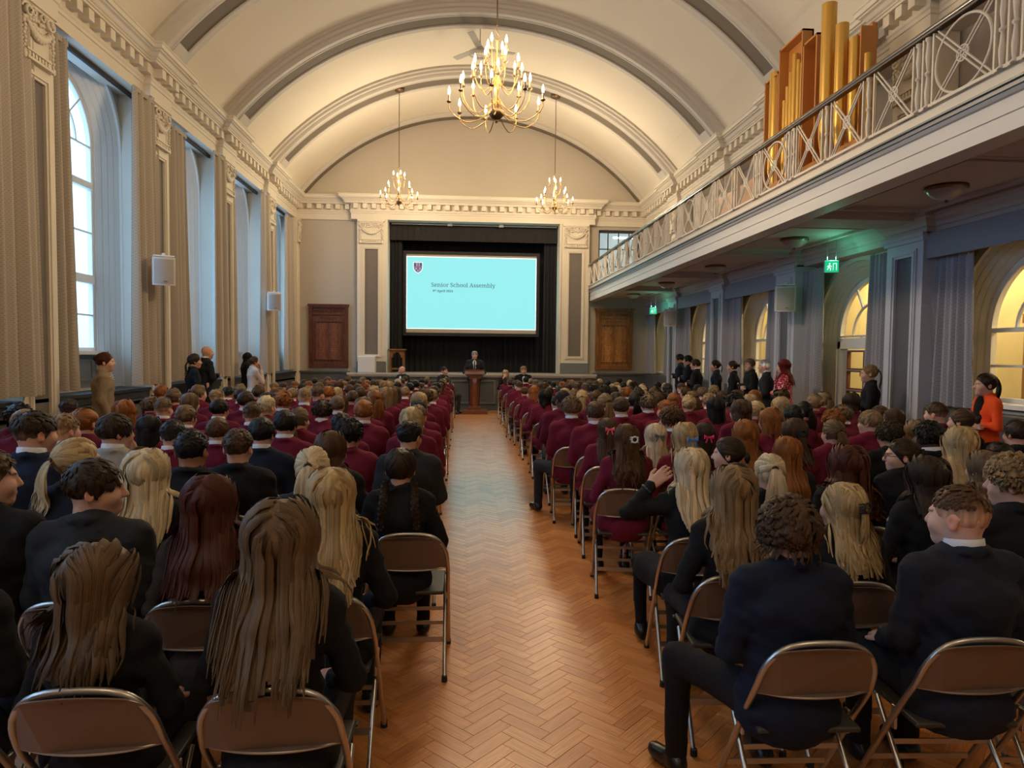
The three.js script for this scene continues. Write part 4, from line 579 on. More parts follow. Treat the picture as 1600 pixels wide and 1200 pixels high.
function jacketGeo(j, o) {
  const { man = true, cell = 0.016, hem = true, seedK = 0 } = o, w = man ? 1.06 : 0.88, th = man ? 1.04 : 0.88, P = [...torsoPrims(j, w, man ? 0.006 : -0.004), ...armPrims(j, w, th)], n = j.neck;
  if (hem) P.push(cone([0, j.pelvis[1] - 0.045, j.pelvis[2] + 0.025], j.pelvis, 0.135, 0.125, 0.03, 1.42 * w));
  const N = 14; for (let i = 0; i < N; i++) { const a = (i / N) * 2 * Math.PI, b = ((i + 1) / N) * 2 * Math.PI, R = man ? 0.074 : 0.068, q = (t) => [n[0] + Math.cos(t) * R, n[1] + 0.012 + 0.016 * Math.sin(t), n[2] + Math.sin(t) * R * 0.95]; P.push(cone(q(a), q(b), 0.015, 0.015, 0.012)); }
  const f = field(P), all = [j.pelvis, j.chest, j.neck, ...two(j, 'sh'), ...two(j, 'el'), ...two(j, 'wr')], lo = [0, 1, 2].map((k) => Math.min(...all.map((p) => p[k])) - 0.2), hi = [0, 1, 2].map((k) => Math.max(...all.map((p) => p[k])) + 0.2); lo[1] = j.pelvis[1] - 0.16; hi[1] = Math.max(n[1] + 0.07, ...two(j, 'wr').map((p) => p[1] + 0.08), ...two(j, 'el').map((p) => p[1] + 0.08));
  const cut = ([px, py, pz]) => (x, y, z) => 0; const amp = man ? 0.0085 : 0.007;
  return nets((x, y, z) => f(x, y, z) + amp * n3(x * 7 + seedK, y * 15 + x * 6, z * 7) + amp * 0.5 * n3(x * 26, y * 34 + seedK, z * 26), lo, hi, cell);
}
function legsGeo(j, cell, thick = 1, skirt = false) {
  const [hl, hr] = two(j, 'hip'), [kl, kr] = two(j, 'kn'), [al, ar] = two(j, 'an'), P = [cone([-0.06, j.pelvis[1] - 0.03, j.pelvis[2]], [0.06, j.pelvis[1] - 0.03, j.pelvis[2]], 0.115, 0.115, 0.04, 1.1)];
  for (const [h, k, a] of [[hl, kl, al], [hr, kr, ar]]) P.push(cone(h, k, 0.088 * thick, 0.066 * thick, 0.03), cone(k, [a[0], a[1] - 0.02, a[2]], 0.062 * thick, 0.048 * thick, 0.03));
  const f = field(P), all = [j.pelvis, hl, hr, kl, kr, al, ar], lo = [0, 1, 2].map((k) => Math.min(...all.map((p) => p[k])) - 0.16), hi = [0, 1, 2].map((k) => Math.max(...all.map((p) => p[k])) + 0.16); lo[1] = Math.min(al[1], ar[1]) - 0.08;
  return nets((x, y, z) => Math.max(f(x, y, z), Math.min(al[1], ar[1]) - 0.055 - y) + 0.005 * n3(x * 12, y * 14, z * 12), lo, hi, cell);
}
function skirtGeo(j, cell) { const [hl, hr] = two(j, 'hip'), [kl, kr] = two(j, 'kn'), m = (a, b, t) => a.map((q, i) => q + (b[i] - q) * t), f = field([cone([-0.08, j.pelvis[1] - 0.02, 0], [0.08, j.pelvis[1] - 0.02, 0], 0.122, 0.122, 0.04), cone(hl, m(hl, kl, 0.72), 0.098, 0.098, 0.06), cone(hr, m(hr, kr, 0.72), 0.098, 0.098, 0.06), cone([0, 0.5, 0], m([0, 0.5, 0], [0, 0.5, -0.43], 0.7), 0.09, 0.085, 0.06)]); return nets((x, y, z) => f(x, y, z) + 0.006 * Math.sin(x * 70), [-0.3, 0.3, -0.5], [0.3, 0.7, 0.2], cell); }
function shoeGeo(a, t) { return nets(field([cone([a[0], 0.05, a[2] + 0.03], [a[0], 0.075, a[2]], 0.042, 0.045, 0.02), cone([a[0], 0.045, a[2]], [t[0], 0.038, t[2]], 0.044, 0.036, 0.02)]), [Math.min(a[0], t[0]) - 0.07, -0.005, Math.min(a[2], t[2]) - 0.07], [Math.max(a[0], t[0]) + 0.07, 0.16, Math.max(a[2], t[2]) + 0.1], 0.017).translate(0, 0, 0).scale(1, 1, 1); }
function bodyGeo(j, o) {                                    // skin: head (turned), neck, slim core and hands, merged to one mesh
  const { man = true, yaw = 0, tilt = 0, cell = 0.007, hand = 0.006, core = 0.024 } = o, h = headGeo(man, cell).clone(); h.rotateX(tilt).rotateY(yaw).translate(...j.head);
  const L = [h], [wl, wr] = two(j, 'wr'), [el, er] = two(j, 'el');
  L.push(nets(field([...torsoPrims(j, 0.8, -0.04).map((q) => ({ ...q, r1: Math.min(q.r1, 0.05), r2: Math.min(q.r2, 0.045), k: 0.02 })), ...armPrims(j, 0.9, 0.6), ...[0, 1].flatMap((k) => { const a = two(j, 'hip')[k], b = two(j, 'kn')[k], c = two(j, 'an')[k]; return [cone(a, b, 0.06, 0.045, 0.02), cone(b, c, 0.042, 0.035, 0.02)]; })]), [-0.48, Math.min(...two(j, 'an').map((p) => p[1])) - 0.06, -0.62], [0.48, j.neck[1] + 0.1, 0.25], core));
  [[wl, el, -1], [wr, er, 1]].forEach(([w, e, s], i) => { const hd = (i ? j.hdR : j.hdL) ?? [j.hd[0] * s, j.hd[1], j.hd[2]], hn = (i ? j.hnR : j.hnL) ?? [j.hn[0] * s, j.hn[1], j.hn[2]], b = V3(...w), fr = V3(...e).lerp(b, 0.8); L.push(nets(field([cone([fr.x, fr.y, fr.z], w, 0.027, 0.024, 0.015), ...handPrims(w, hd, hn, -s, o.curl ?? 0.5)]), [b.x - 0.2, b.y - 0.2, b.z - 0.2], [b.x + 0.2, b.y + 0.2, b.z + 0.2], hand)); });
  return mergeC(L);
}
// ---------------------------------------------------------------- hair
const strandTex = dataTex(64, 256, (u, v) => { const k = 0.62 + 0.30 * tileNoise(u, v, 9, 0.25, 21) + 0.22 * tileNoise(u, v, 3.2, 0.3, 22); return gray(k + 0.08); });
const hairline = (x, y, z) => z + 0.088 - (0.066 - y) * 0.82;          // > 0 where hair grows
function grad(f, p, e = 0.004) { return V3(f(p.x + e, p.y, p.z) - f(p.x - e, p.y, p.z), f(p.x, p.y + e, p.z) - f(p.x, p.y - e, p.z), f(p.x, p.y, p.z + e) - f(p.x, p.y, p.z - e)).normalize(); }
class Locks {
  constructor() { this.p = []; this.n = []; this.c = []; this.u = []; this.i = []; }
  add(pts, w, th, tone, sides = 5, tip = 0.25, nrm) {
    const base = this.p.length / 3, N = pts.length, q = V3(), uo = rnd(); let prev;
    for (let k = 0; k < N; k++) {
      const t = k / (N - 1), tan = (k + 1 < N ? pts[k + 1].clone().sub(pts[k]) : pts[k].clone().sub(pts[k - 1])).normalize(), out = nrm ? nrm(pts[k]) : V3(pts[k].x, 0.2 * pts[k].y, pts[k].z); out.addScaledVector(tan, -out.dot(tan)).normalize(); const sid = V3().crossVectors(tan, out);
      const f = t < 0.12 ? 0.35 + 5.4 * t : t > 0.55 ? lerp(1, tip, (t - 0.55) / 0.45) : 1;
      const g = typeof tone === 'function' ? tone(t) : tone;
      for (let s = 0; s < 5; s++) {                              // a raised outer face and a flat inner one
        const cx = [1, 0, -1, -1, 1][s] * w * f, cz = s === 1 ? th * f : s > 2 ? -th * 0.4 * f : 0; q.copy(pts[k]).addScaledVector(sid, cx).addScaledVector(out, cz); this.p.push(q.x, q.y, q.z);
        const m = s > 2 ? out.clone().negate() : out.clone().addScaledVector(sid, (1 - s) * 0.5).normalize(); this.n.push(m.x, m.y, m.z); this.c.push(g[0], g[1], g[2]); this.u.push(uo + (s > 2 ? 4 - s : s / 2) * 0.6, t * 0.9 + uo);
      }
      if (k) for (const s of [0, 1, 3]) { const a = base + (k - 1) * 5 + s, b = a + 5; this.i.push(a, b, b + 1, a, b + 1, a + 1); }
    }
  }
  geo() { const g = new THREE.BufferGeometry(); g.setAttribute('position', new THREE.Float32BufferAttribute(this.p, 3)); g.setAttribute('normal', new THREE.Float32BufferAttribute(this.n, 3)); g.setAttribute('color', new THREE.Float32BufferAttribute(this.c, 3)); g.setAttribute('uv', new THREE.Float32BufferAttribute(this.u, 2)); g.setIndex(this.i); return g; }
}
const tones = (v = 0.3) => { const k = 1 + rr(-v, v), w = rr(-0.05, 0.06); return [k * (1 + w), k, k * (1 - w)]; };
function capGeo(off, cell, o = {}) {                         // the solid hair on the scalp; off(x, y, z) is its thickness
  const low = o.low ?? -0.07, f = (x, y, z) => Math.max(headD(x, y, z) - off(x, y, z) - 0.0035 * n3(x * 45 + (o.k ?? 0), y * 14, z * 45) * (o.rough ?? 1), -hairline(x, y, z) * 0.75 + (o.back ?? 0) , low - y);
  return nets(f, [-0.14, -0.2, -0.14], [0.14, 0.17, 0.16], cell, (x, y, z) => { const a = Math.atan2(x, z), k = 1 + 0.28 * n2(a * 7 + (o.k ?? 0), y * 4) + 0.12 * n2(a * 22, y * 9); return [k * 1.02, k, k * 0.97]; });
}
function rootAt(az, el) { const d = V3(Math.sin(az) * Math.cos(el), Math.sin(el), Math.cos(az) * Math.cos(el)), r = cranium.r, k = 1 / Math.hypot(d.x / r[0], d.y / r[1], d.z / r[2]); return V3(d.x * k, d.y * k + 0.028, d.z * k + 0.008); }
function growLock(p0, dir, len, n, off, o) {
  const pts = [p0.clone().addScaledVector(grad(headD, p0), -0.012)], p = p0.clone(), st = len / n;
  for (let s = 1; s <= n; s++) {
    const d = dir(p, s / n).normalize(); p.addScaledVector(d, st); const of = typeof off === 'function' ? off(s / n, p) : off;
    for (let it = 0; it < 2; it++) { const h = headD(p.x, p.y, p.z); if (h < of || (p.y > -0.05 && o.hug !== false && h < 0.09)) p.addScaledVector(grad(headD, p), of - h); }
    if (o.torso && p.y < -0.08) { const t = o.torso(p.x, p.y, p.z), m = 0.008 + of * 0.55; if (t < m) p.addScaledVector(grad(o.torso, p, 0.008), m - t); }
    pts.push(p.clone());
  }
  return pts;
}
// styles: long, half (half-up with clip or bow), pony, bun, braids, short, crop, curly, bob
function hairGeo(style, o = {}) {
  const { n = 130, len = 0.36, seg = 12, cell = 0.009, wave = 0, part: px = 0.0, vol = 0.012, k = 0, tie = [0, 0.03, 0.118], sides = 4 } = o, L = new Locks(), list = [], wide = o.wide ?? 1;
  const down = (p, t) => { const top = smooth(0.035, 0.1, p.y), s = Math.sign(p.x - px) || 1; return V3(s * top * 0.9 + (p.y > 0 ? 0 : -p.x * (o.conv ?? 0.8)), -1 + 0.75 * top, (p.z < 0.03 ? 0.6 : 0.15) * smooth(-0.12, 0.03, p.y) + 0.18 * top); };
  const wavy = (pts, amp, fr, ph) => { pts.forEach((q, i) => { const t = i / (pts.length - 1), a = amp * smooth(0.25, 1, t); q.x += a * Math.sin(t * fr + ph); q.z += a * 0.7 * Math.cos(t * fr + ph * 1.7); }); return pts; };
  const sample = (elLo) => { for (let i = 0; i < 60; i++) { const az = rr(-Math.PI, Math.PI), el = Math.asin(rr(Math.sin(elLo), 1)), p = rootAt(az, el); if (hairline(p.x, p.y, p.z) > 0.002) return p; } return rootAt(0, 1); };
  if (style === 'long' || style === 'half' || style === 'bob') {
    const cap = 0.009 + vol * 0.4; list.push(capGeo(() => cap, cell, { k, low: -0.085, back: -0.018 }));
    const N1 = Math.round(n * 0.32), N2 = Math.round(n * 0.5), tot = style === 'bob' ? 0.2 : len;
    for (let i = 0; i < n; i++) { const inner = i < N1, p = inner ? rootAt(rr(-2.2, 2.2), rr(-0.1, 0.7)) : i < N2 ? rootAt(Math.atan2(px + (i % 2 ? 0.012 : -0.012), rr(-0.06, 0.08)), rr(0.75, 1.35)) : sample(0.05), drop = p.y + 0.02 + tot - (inner ? 0.03 : 0), ln = Math.max(0.1, drop * 1.06 + (p.y > 0.09 ? 0.05 : 0)) * rr(0.9, 1.06), of = inner ? rr(0.004, 0.009) : rr(cap * 0.95, cap + 0.004 + vol * 0.5); p.addScaledVector(grad(headD, p), of);
      const pts = growLock(p, down, ln, seg, of, o); wavy(pts, wave * rr(0.5, 1.2), rr(8, 13), rr(0, 6.3)); const tn = tones(inner ? 0.12 : o.sleek ? 0.15 : 0.22); L.add(pts, (inner ? 0.022 : rr(0.010, 0.019)) * wide, inner ? 0.004 : rr(0.0016, 0.0030) * (o.sleek ? 0.7 : 1), o.ombre ? (t) => tn.map((q, c) => q * (1 + o.ombre * t * t)) : tn, sides, inner ? 0.6 : o.sleek ? 0.14 : 0.22); }
    if (style === 'half') { const T = V3(0, 0.03, 0.122); for (let i = 0; i < 26; i++) { const p = rootAt(rr(-1.9, 1.9) * (rnd() < 0.5 ? 1 : 1) , rr(0.3, 1.2)); p.addScaledVector(grad(headD, p), 0.016); const pts = growLock(p, (q) => T.clone().sub(q), p.distanceTo(T) * 1.15, 7, 0.018, o); L.add(pts, 0.014 * wide, 0.003, tones(0.3), sides, 0.6); } for (let i = 0; i < 16; i++) { const pts = growLock(T.clone().add(V3(rr(-0.012, 0.012), rr(-0.01, 0.0), 0.004)), (q, t) => V3(rr(-0.15, 0.15), -1, 0.15 - t * 0.3), len * rr(0.55, 0.85), seg, 0.022, { ...o, hug: false }); wavy(pts, wave, rr(8, 12), rr(0, 6)); L.add(pts, 0.014 * wide, 0.004, tones(0.3), sides, 0.2); } }
  } else if (style === 'pony' || style === 'bun') {
    list.push(capGeo(() => 0.008, cell, { k, low: -0.075 })); const T = V3(...tie);
    for (let i = 0; i < n * 0.6; i++) { const p = sample(-0.35); p.addScaledVector(grad(headD, p), rr(0.008, 0.012)); const D = p.distanceTo(T); if (D < 0.025) continue; const of = rr(0.009, 0.014), pts = growLock(p, (q) => T.clone().sub(q).add(V3(0, 0.02, 0)), D * 1.12, 7, of, o); L.add(pts, 0.013 * wide, 0.0028, tones(0.28), sides, 0.6); }
    if (style === 'pony') for (let i = 0; i < n * 0.4; i++) { const a = rr(0, 6.3), r = rr(0.002, 0.018), bush = rr(0.4, 1), pts = growLock(T.clone().add(V3(Math.cos(a) * r, Math.sin(a) * r * 0.8, 0.006)), (q, t) => V3(Math.cos(a) * 0.35 * (1 - t) * bush + (o.sway ?? 0) * (1 - t), -0.45 - 1.2 * t, (0.5 - 1.1 * t)), len * rr(0.82, 1.05), seg, 0.02, { ...o, hug: false }); wavy(pts, wave, rr(7, 11), rr(0, 6)); L.add(pts, rr(0.010, 0.015) * wide, 0.0045, tones(0.3), sides, 0.2); }
    else for (let i = 0; i < 7; i++) { const pts = [], a0 = rr(0, 6.3), R = rr(0.018, 0.034); for (let s = 0; s <= 12; s++) { const a = a0 + s / 12 * 5; pts.push(V3(T.x + Math.cos(a) * R, T.y + Math.sin(a) * R, T.z + 0.016 + rr(-0.004, 0.004) + 0.01 * (1 - R / 0.034))); } L.add(pts, 0.013, 0.011, tones(0.28), sides, 0.7, (q) => q.clone().sub(T)); }
    list.push(new THREE.TorusGeometry(style === 'bun' ? 0.02 : 0.016, 0.006, 6, 14).translate(T.x, T.y, T.z + 0.004)); const tg = white(list[list.length - 1]), ca = tg.attributes.color; for (let i = 0; i < ca.count; i++) ca.setXYZ(i, 0.1, 0.1, 0.1);
  } else if (style === 'braids') {
    list.push(capGeo(() => 0.010, cell, { k, low: -0.085 })); for (let i = 0; i < n * 0.7; i++) { const p = sample(-0.2), s = Math.sign(p.x) || 1, T = V3(s * 0.072, -0.05, 0.055); p.addScaledVector(grad(headD, p), 0.010); const pts = growLock(p, (q) => T.clone().sub(q), p.distanceTo(T) * 1.1, 7, rr(0.010, 0.014), o); L.add(pts, 0.0085, 0.0045, tones(0.3), sides, 0.5); }
    for (const s of [-1, 1]) for (let m = 0; m < 3; m++) { const pts = []; for (let i = 0; i <= 40; i++) { const t = i / 40, a = t * 20 + m * 2.094; pts.push(V3(s * (0.078 + 0.022 * t) + 0.013 * Math.sin(a), -0.05 - 0.27 * t, 0.062 + 0.07 * smooth(0.1, 0.6, t) + 0.010 * Math.cos(a * 2))); } L.add(pts, 0.0125, 0.010, tones(0.12), 6, 0.7, () => V3(0, 0, 1)); }
  } else {                                                    // short hair: crop (clipped sides), short, curly
    const crop = style === 'crop', curly = style === 'curly', C = V3(0.012, 0.115, 0.05), topL = o.top ?? (crop ? 0.03 : curly ? 0.07 : 0.055), fadeY = o.fade ?? (crop ? 0.0 : -0.04);
    list.push(capGeo((x, y, z) => lerp(0.0016, curly ? 0.02 : crop ? 0.010 : 0.014, smooth(fadeY - 0.03, fadeY + 0.07, y)), cell, { k, low: curly ? -0.08 : -0.085, rough: curly ? 2.5 : 1 }));
    if (crop) { const g = list[0], P = g.attributes.position, ca = g.attributes.color; for (let i = 0; i < P.count; i++) { const t = 1 - smooth(fadeY - 0.03, fadeY + 0.045, P.getY(i)), q = (o.fadeTo ?? [4.5, 4.6, 5.2]); ca.setXYZ(i, ca.getX(i) * lerp(1, q[0] * (o.fadeGain ?? 2) / 2, t), ca.getY(i) * lerp(1, q[1] * (o.fadeGain ?? 2) / 2, t), ca.getZ(i) * lerp(1, q[2] * (o.fadeGain ?? 2) / 2, t)); } }
    const NN = Math.round(n * (curly ? 1.2 : 1));
    for (let i = 0; i < NN; i++) { const p = sample(crop ? 0.15 : -0.35), hi = smooth(fadeY - 0.02, fadeY + 0.09, p.y); if (hi < 0.15) continue; const g = grad(headD, p), of = 0.004 + hi * (curly ? 0.014 : 0.007); p.addScaledVector(g, of);
      const away = p.clone().sub(C), fwd = V3(rr(-0.35, 0.35), 0, 0), ln = topL * lerp(0.45, 1, hi) * rr(0.7, 1.2), lift = (curly ? 0.016 : 0.006) * hi;
      const pts = growLock(p, (q, t) => away.clone().normalize().add(fwd).add(V3(0, p.y > 0.08 ? 0.2 - 0.6 * t : -0.7, p.y > 0.085 ? -0.5 : 0.1)).addScaledVector(g, curly ? 0.25 : 0.1), ln, curly ? 8 : 5, (t) => of + lift * Math.sin(t * 2.4), {});
      if (curly) { const ph = rr(0, 6.3), A = rr(0.005, 0.009); pts.forEach((q, m) => { const t = m / (pts.length - 1); q.x += A * Math.sin(t * 9 + ph); q.y += A * Math.cos(t * 8 + ph); }); }
      L.add(pts, (curly ? 0.009 : 0.010) * (o.wide ?? 1) * (crop ? 0.8 : 1), curly ? 0.0045 : 0.0022, tones(0.3), 4, 0.3, (q) => q.clone()); }
  }
  return mergeC([...list, L.geo()]);
}
// ---------------------------------------------------------------- people and folding chairs
const clothBump = dataTex(64, 64, (u, v, x, y) => gray(0.5 + 0.2 * ((x + y) % 4 < 2 ? 1 : -1) + 0.2 * tileNoise(u, v, 8, 8, 31))); clothBump.repeat.set(14, 14);
const cloth = (r, g, b) => phys(r, g, b, 0.9, { sheen: 0.25, sheenColor: lin(r * 1.6 + 0.004, g * 1.6 + 0.004, b * 1.6 + 0.005), sheenRoughness: 0.5, specularIntensity: 0.5, bumpMap: clothBump, bumpScale: 0.0006 });
const CLOTH = { black: cloth(0.0085, 0.0085, 0.010), navy: cloth(0.0085, 0.012, 0.026), charcoal: cloth(0.021, 0.022, 0.025), maroon: cloth(0.135, 0.0085, 0.026), maroon2: cloth(0.115, 0.007, 0.024), grey: cloth(0.30, 0.265, 0.23), trench: cloth(0.25, 0.185, 0.115), orange: cloth(0.85, 0.085, 0.014), midnight: cloth(0.014, 0.017, 0.028), cream: cloth(0.6, 0.5, 0.42), brownCoat: cloth(0.05, 0.035, 0.025), trousers: cloth(0.012, 0.012, 0.014), greyTrousers: cloth(0.03, 0.032, 0.036), tights: cloth(0.009, 0.008, 0.009) };
{ const t = dataTex(128, 128, (u, v) => { const k = tileNoise(u, v, 2.6, 2.6, 51), q = tileNoise(u, v, 5, 5, 52); return k > 0.25 ? [0.95, 0.72, 0.78] : q > 0.3 ? [0.25, 0.02, 0.08] : [0.75, 0.06, 0.2]; }, true); t.repeat.set(2.2, 2.2); CLOTH.floral = std(1, 1, 1, 0.8, 0, { map: t }); }
{ const t = dataTex(16, 64, (u, v) => gray(v % 1 < 0.5 ? 0.9 : 0.03), true); t.repeat.set(1, 22); CLOTH.striped = std(0.8, 0.8, 0.8, 0.85, 0, { map: t }); }
const shirtMat = std(0.72, 0.74, 0.80, 0.7), shoeMat = std(0.012, 0.012, 0.012, 0.3);
const SKIN = [[0.60, 0.34, 0.25], [0.66, 0.40, 0.30], [0.55, 0.30, 0.20], [0.34, 0.17, 0.10], [0.14, 0.065, 0.038], [0.62, 0.36, 0.28]].map(([r, g, b]) => phys(r, g, b, 0.55, { vertexColors: true, specularIntensity: 0.6 }));
const hairMat = (r, g, b) => phys(r, g, b, 0.46, { vertexColors: true, map: strandTex, bumpMap: strandTex, bumpScale: 0.0014, specularIntensity: 0.42, specularColor: lin(1, 0.92, 0.82) });
const HAIR = { black: hairMat(0.017, 0.015, 0.015), dark: hairMat(0.045, 0.027, 0.017), brown: hairMat(0.095, 0.052, 0.027), chestnut: hairMat(0.11, 0.052, 0.022), lightbrown: hairMat(0.185, 0.118, 0.066), darkblonde: hairMat(0.32, 0.205, 0.100), blonde: hairMat(0.58, 0.41, 0.205), platinum: hairMat(0.78, 0.62, 0.39), ginger: hairMat(0.34, 0.115, 0.028), auburn: hairMat(0.095, 0.026, 0.015), red: hairMat(0.16, 0.012, 0.012), grey: hairMat(0.33, 0.32, 0.31) };
const HAIRWORD = { black: 'black-haired', dark: 'dark-haired', brown: 'brown-haired', chestnut: 'chestnut-haired', lightbrown: 'light-brown-haired', darkblonde: 'dark-blonde', blonde: 'blonde', platinum: 'pale-blonde', ginger: 'ginger', auburn: 'auburn-haired', red: 'red-haired', grey: 'grey-haired' };
const cache = new Map(); const once = (k, f) => { if (!cache.has(k)) cache.set(k, f()); return cache.get(k); };
const collarGeo = (man) => once('collar' + man, () => { const r = man ? 0.0665 : 0.058, g = lathe([[r - 0.004, 0], [r, 0.0], [r + 0.003, 0.02], [r - 0.001, 0.045], [r - 0.006, 0.046], [r - 0.006, 0.0]], 26); return mapPos(g, (x, y, z) => [x, y + 0.16 * z, z * 0.97]); });
const LOD = { near: { head: 0.0068, hand: 0.0085, core: 0.04, jacket: 0.0165, legs: 0.026 }, mid: { head: 0.0095, hand: 0.010, core: 0.045, jacket: 0.025, legs: 0.038 }, far: { head: 0.0135, hand: 0.0125, core: 0.05, jacket: 0.034, legs: 0.05 } };
// poses: variants of the seated one
const POSE = { sit: SIT,
  sitBack: { ...SIT, waist: [0, 0.70, 0.05], chest: [0, 0.89, 0.075], neck: [0, 1.03, 0.065], head: [0, 1.152, 0.045], sh: [0.165, 0.97, 0.065], el: [0.235, 0.725, 0.05] },
  sitFwd: { ...SIT, waist: [0, 0.70, 0.0], chest: [0, 0.88, -0.05], neck: [0, 1.01, -0.09], head: [0, 1.125, -0.135], sh: [0.165, 0.955, -0.075], el: [0.24, 0.70, -0.16], wr: [0.1, 0.62, -0.36] },
  sitLegOutR: { ...SIT, hipR: [0.085, 0.51, 0], knR: [0.26, 0.50, -0.38], anR: [0.28, 0.10, -0.34], toeR: [0.32, 0.045, -0.47] },
  sitLegOutL: { ...SIT, hipL: [-0.085, 0.51, 0], knL: [-0.30, 0.52, -0.36], anL: [-0.30, 0.10, -0.36], toeL: [-0.36, 0.045, -0.48] },
  sitArmUp: { ...SIT, elL: [-0.385, 0.925, 0.05], wrL: [-0.235, 1.075, 0.0], hdL: [0.72, 0.62, 0.0], hnL: [0.3, -0.3, -0.9], knL: [-0.18, 0.50, -0.42], anL: [-0.16, 0.1, -0.42] },
  sitCross: { ...SIT, elL: [-0.235, 0.745, -0.02], elR: [0.235, 0.745, -0.02], wrL: [0.07, 0.80, -0.20], wrR: [-0.07, 0.77, -0.21], hdL: [0.9, 0.05, 0.05], hdR: [-0.9, 0.05, 0.05], hn: [0, 0, 1], hnL: [0, 0, 1], hnR: [0, 0, 1] },
  sitChin: { ...SIT, elR: [0.2, 0.74, -0.13], wrR: [0.06, 1.0, -0.15], hdR: [-0.3, 0.75, 0.15], hnR: [-0.3, 0.2, 0.9] },
  stand: STAND, standCross: { ...STAND, elL: [-0.245, 1.17, -0.03], elR: [0.245, 1.17, -0.03], wrL: [0.08, 1.22, -0.2], wrR: [-0.08, 1.18, -0.21], hdL: [0.9, 0.05, 0.1], hdR: [-0.9, 0.05, 0.1], hnL: [0, 0, 1], hnR: [0, 0, 1] },
  standClasp: { ...STAND, elL: [-0.25, 1.15, -0.0], elR: [0.25, 1.15, -0.0], wrL: [-0.06, 0.98, -0.19], wrR: [0.06, 0.96, -0.2], hdL: [0.8, -0.5, 0], hdR: [-0.8, -0.5, 0], hnL: [0, 0, 1], hnR: [0, 0, 1] },
  standChin: { ...STAND, elL: [-0.245, 1.17, -0.05], elR: [0.2, 1.16, -0.14], wrL: [0.1, 1.17, -0.22], wrR: [0.07, 1.44, -0.16], hdL: [0.9, 0.05, 0.1], hdR: [-0.35, 0.75, 0.1], hnL: [0, 0, 1], hnR: [-0.2, 0.2, 0.9] },
  lectern: { ...STAND, elL: [-0.29, 1.12, 0.0], elR: [0.29, 1.12, 0.0], wrL: [-0.25, 1.09, -0.26], wrR: [0.25, 1.09, -0.26], hdL: [0.1, -0.1, -1], hdR: [-0.1, -0.1, -1], hnL: [0, -1, 0], hnR: [0, -1, 0] } };
function person(o) {
  const { man = true, pose = 'sit', lod = 'far', yaw = 0, tilt = 0, skin = 0, jacket = 'black', scale = 1, hair, hairColor = 'brown', collar = false, lower = 'trousers', kj = 0 } = o, q = LOD[lod], j = POSE[pose];
  const p = thing('person', o.label, 'person', [o.x, 0, o.z], o.turn ?? 0, o.group); p.scale.setScalar(scale);
  const yi = Math.round(yaw * 6) / 6, key = [pose, man, lod].join('|');
  part('body', once(['b', key, yi, tilt].join('|'), () => bodyGeo(j, { man, yaw: yi, tilt, cell: q.head, hand: q.hand, core: q.core })), SKIN[skin], p);
  part(o.jacketName ?? 'blazer', once(['j', key, kj].join('|'), () => jacketGeo(j, { man, cell: q.jacket, seedK: kj * 3.7 })), CLOTH[jacket], p);
  if (collar) part('shirt_collar', collarGeo(man), shirtMat, p, [j.neck[0], j.neck[1] + 0.012, j.neck[2]]).rotation.y = yi * 0.3;
  if (lower === 'skirt') { part('tights', once(['lt', key].join('|'), () => legsGeo(j, q.legs, 0.78)), CLOTH.tights, p); part('skirt', once(['ls', key].join('|'), () => skirtGeo(j, q.legs)), o.skirtMat ?? CLOTH[jacket] , p); }
  else part('trousers', once(['l', key].join('|'), () => legsGeo(j, q.legs, man ? 1 : 0.9)), CLOTH[o.trousers ?? 'trousers'], p);
  for (const k of [0, 1]) part('shoe', once(['s', pose, k].join('|'), () => shoeGeo(two(j, 'an')[k], two(j, 'toe')[k])), shoeMat, p);
  if (hair) { const h = part('hair', hair, HAIR[hairColor], p, j.head); h.rotation.set(tilt, yi, 0, 'YXZ'); if (o.mirror) h.scale.x = -1; }
  return p;
}
// torso field in head coordinates for hair that lies on the back
const torsoFor = (pose, man, yaw, back) => { const j = POSE[pose], yi = Math.round(yaw * 6) / 6, f = field([...torsoPrims(j, man ? 1.06 : 0.88, 0.002), ...armPrims(j, man ? 1.06 : 0.88, man ? 1.04 : 0.9)]), c = Math.cos(yi), s = Math.sin(yi); return (x, y, z) => { const a = x * c + z * s + j.head[0], b = y + j.head[1], e = -x * s + z * c + j.head[2], d = f(a, b, e); if (!back) return d; const lim = 0.245 - Math.max(0, b - 0.80) * 0.75; return Math.min(d, Math.max((e - lim) * 0.8, Math.abs(a) - 0.25, b - 1.0, 0.04 - e)); }; };
const glassesGeo = once('specs', () => { const L = []; for (const s of [-1, 1]) L.push(new THREE.TorusGeometry(0.021, 0.002, 5, 18).translate(s * 0.031, 0.002, -0.108), rod(V3(s * 0.052, 0.004, -0.104), V3(s * 0.082, 0.006, 0.01), 0.0018, 0.0018, 5)); L.push(rod(V3(-0.01, 0.004, -0.109), V3(0.01, 0.004, -0.109), 0.002, 0.002, 5)); return merge(L); });
function addGlasses(p, pose, yaw) { const j = POSE[pose]; part('glasses', glassesGeo, M.black, p, j.head).rotation.y = Math.round(yaw * 6) / 6; }

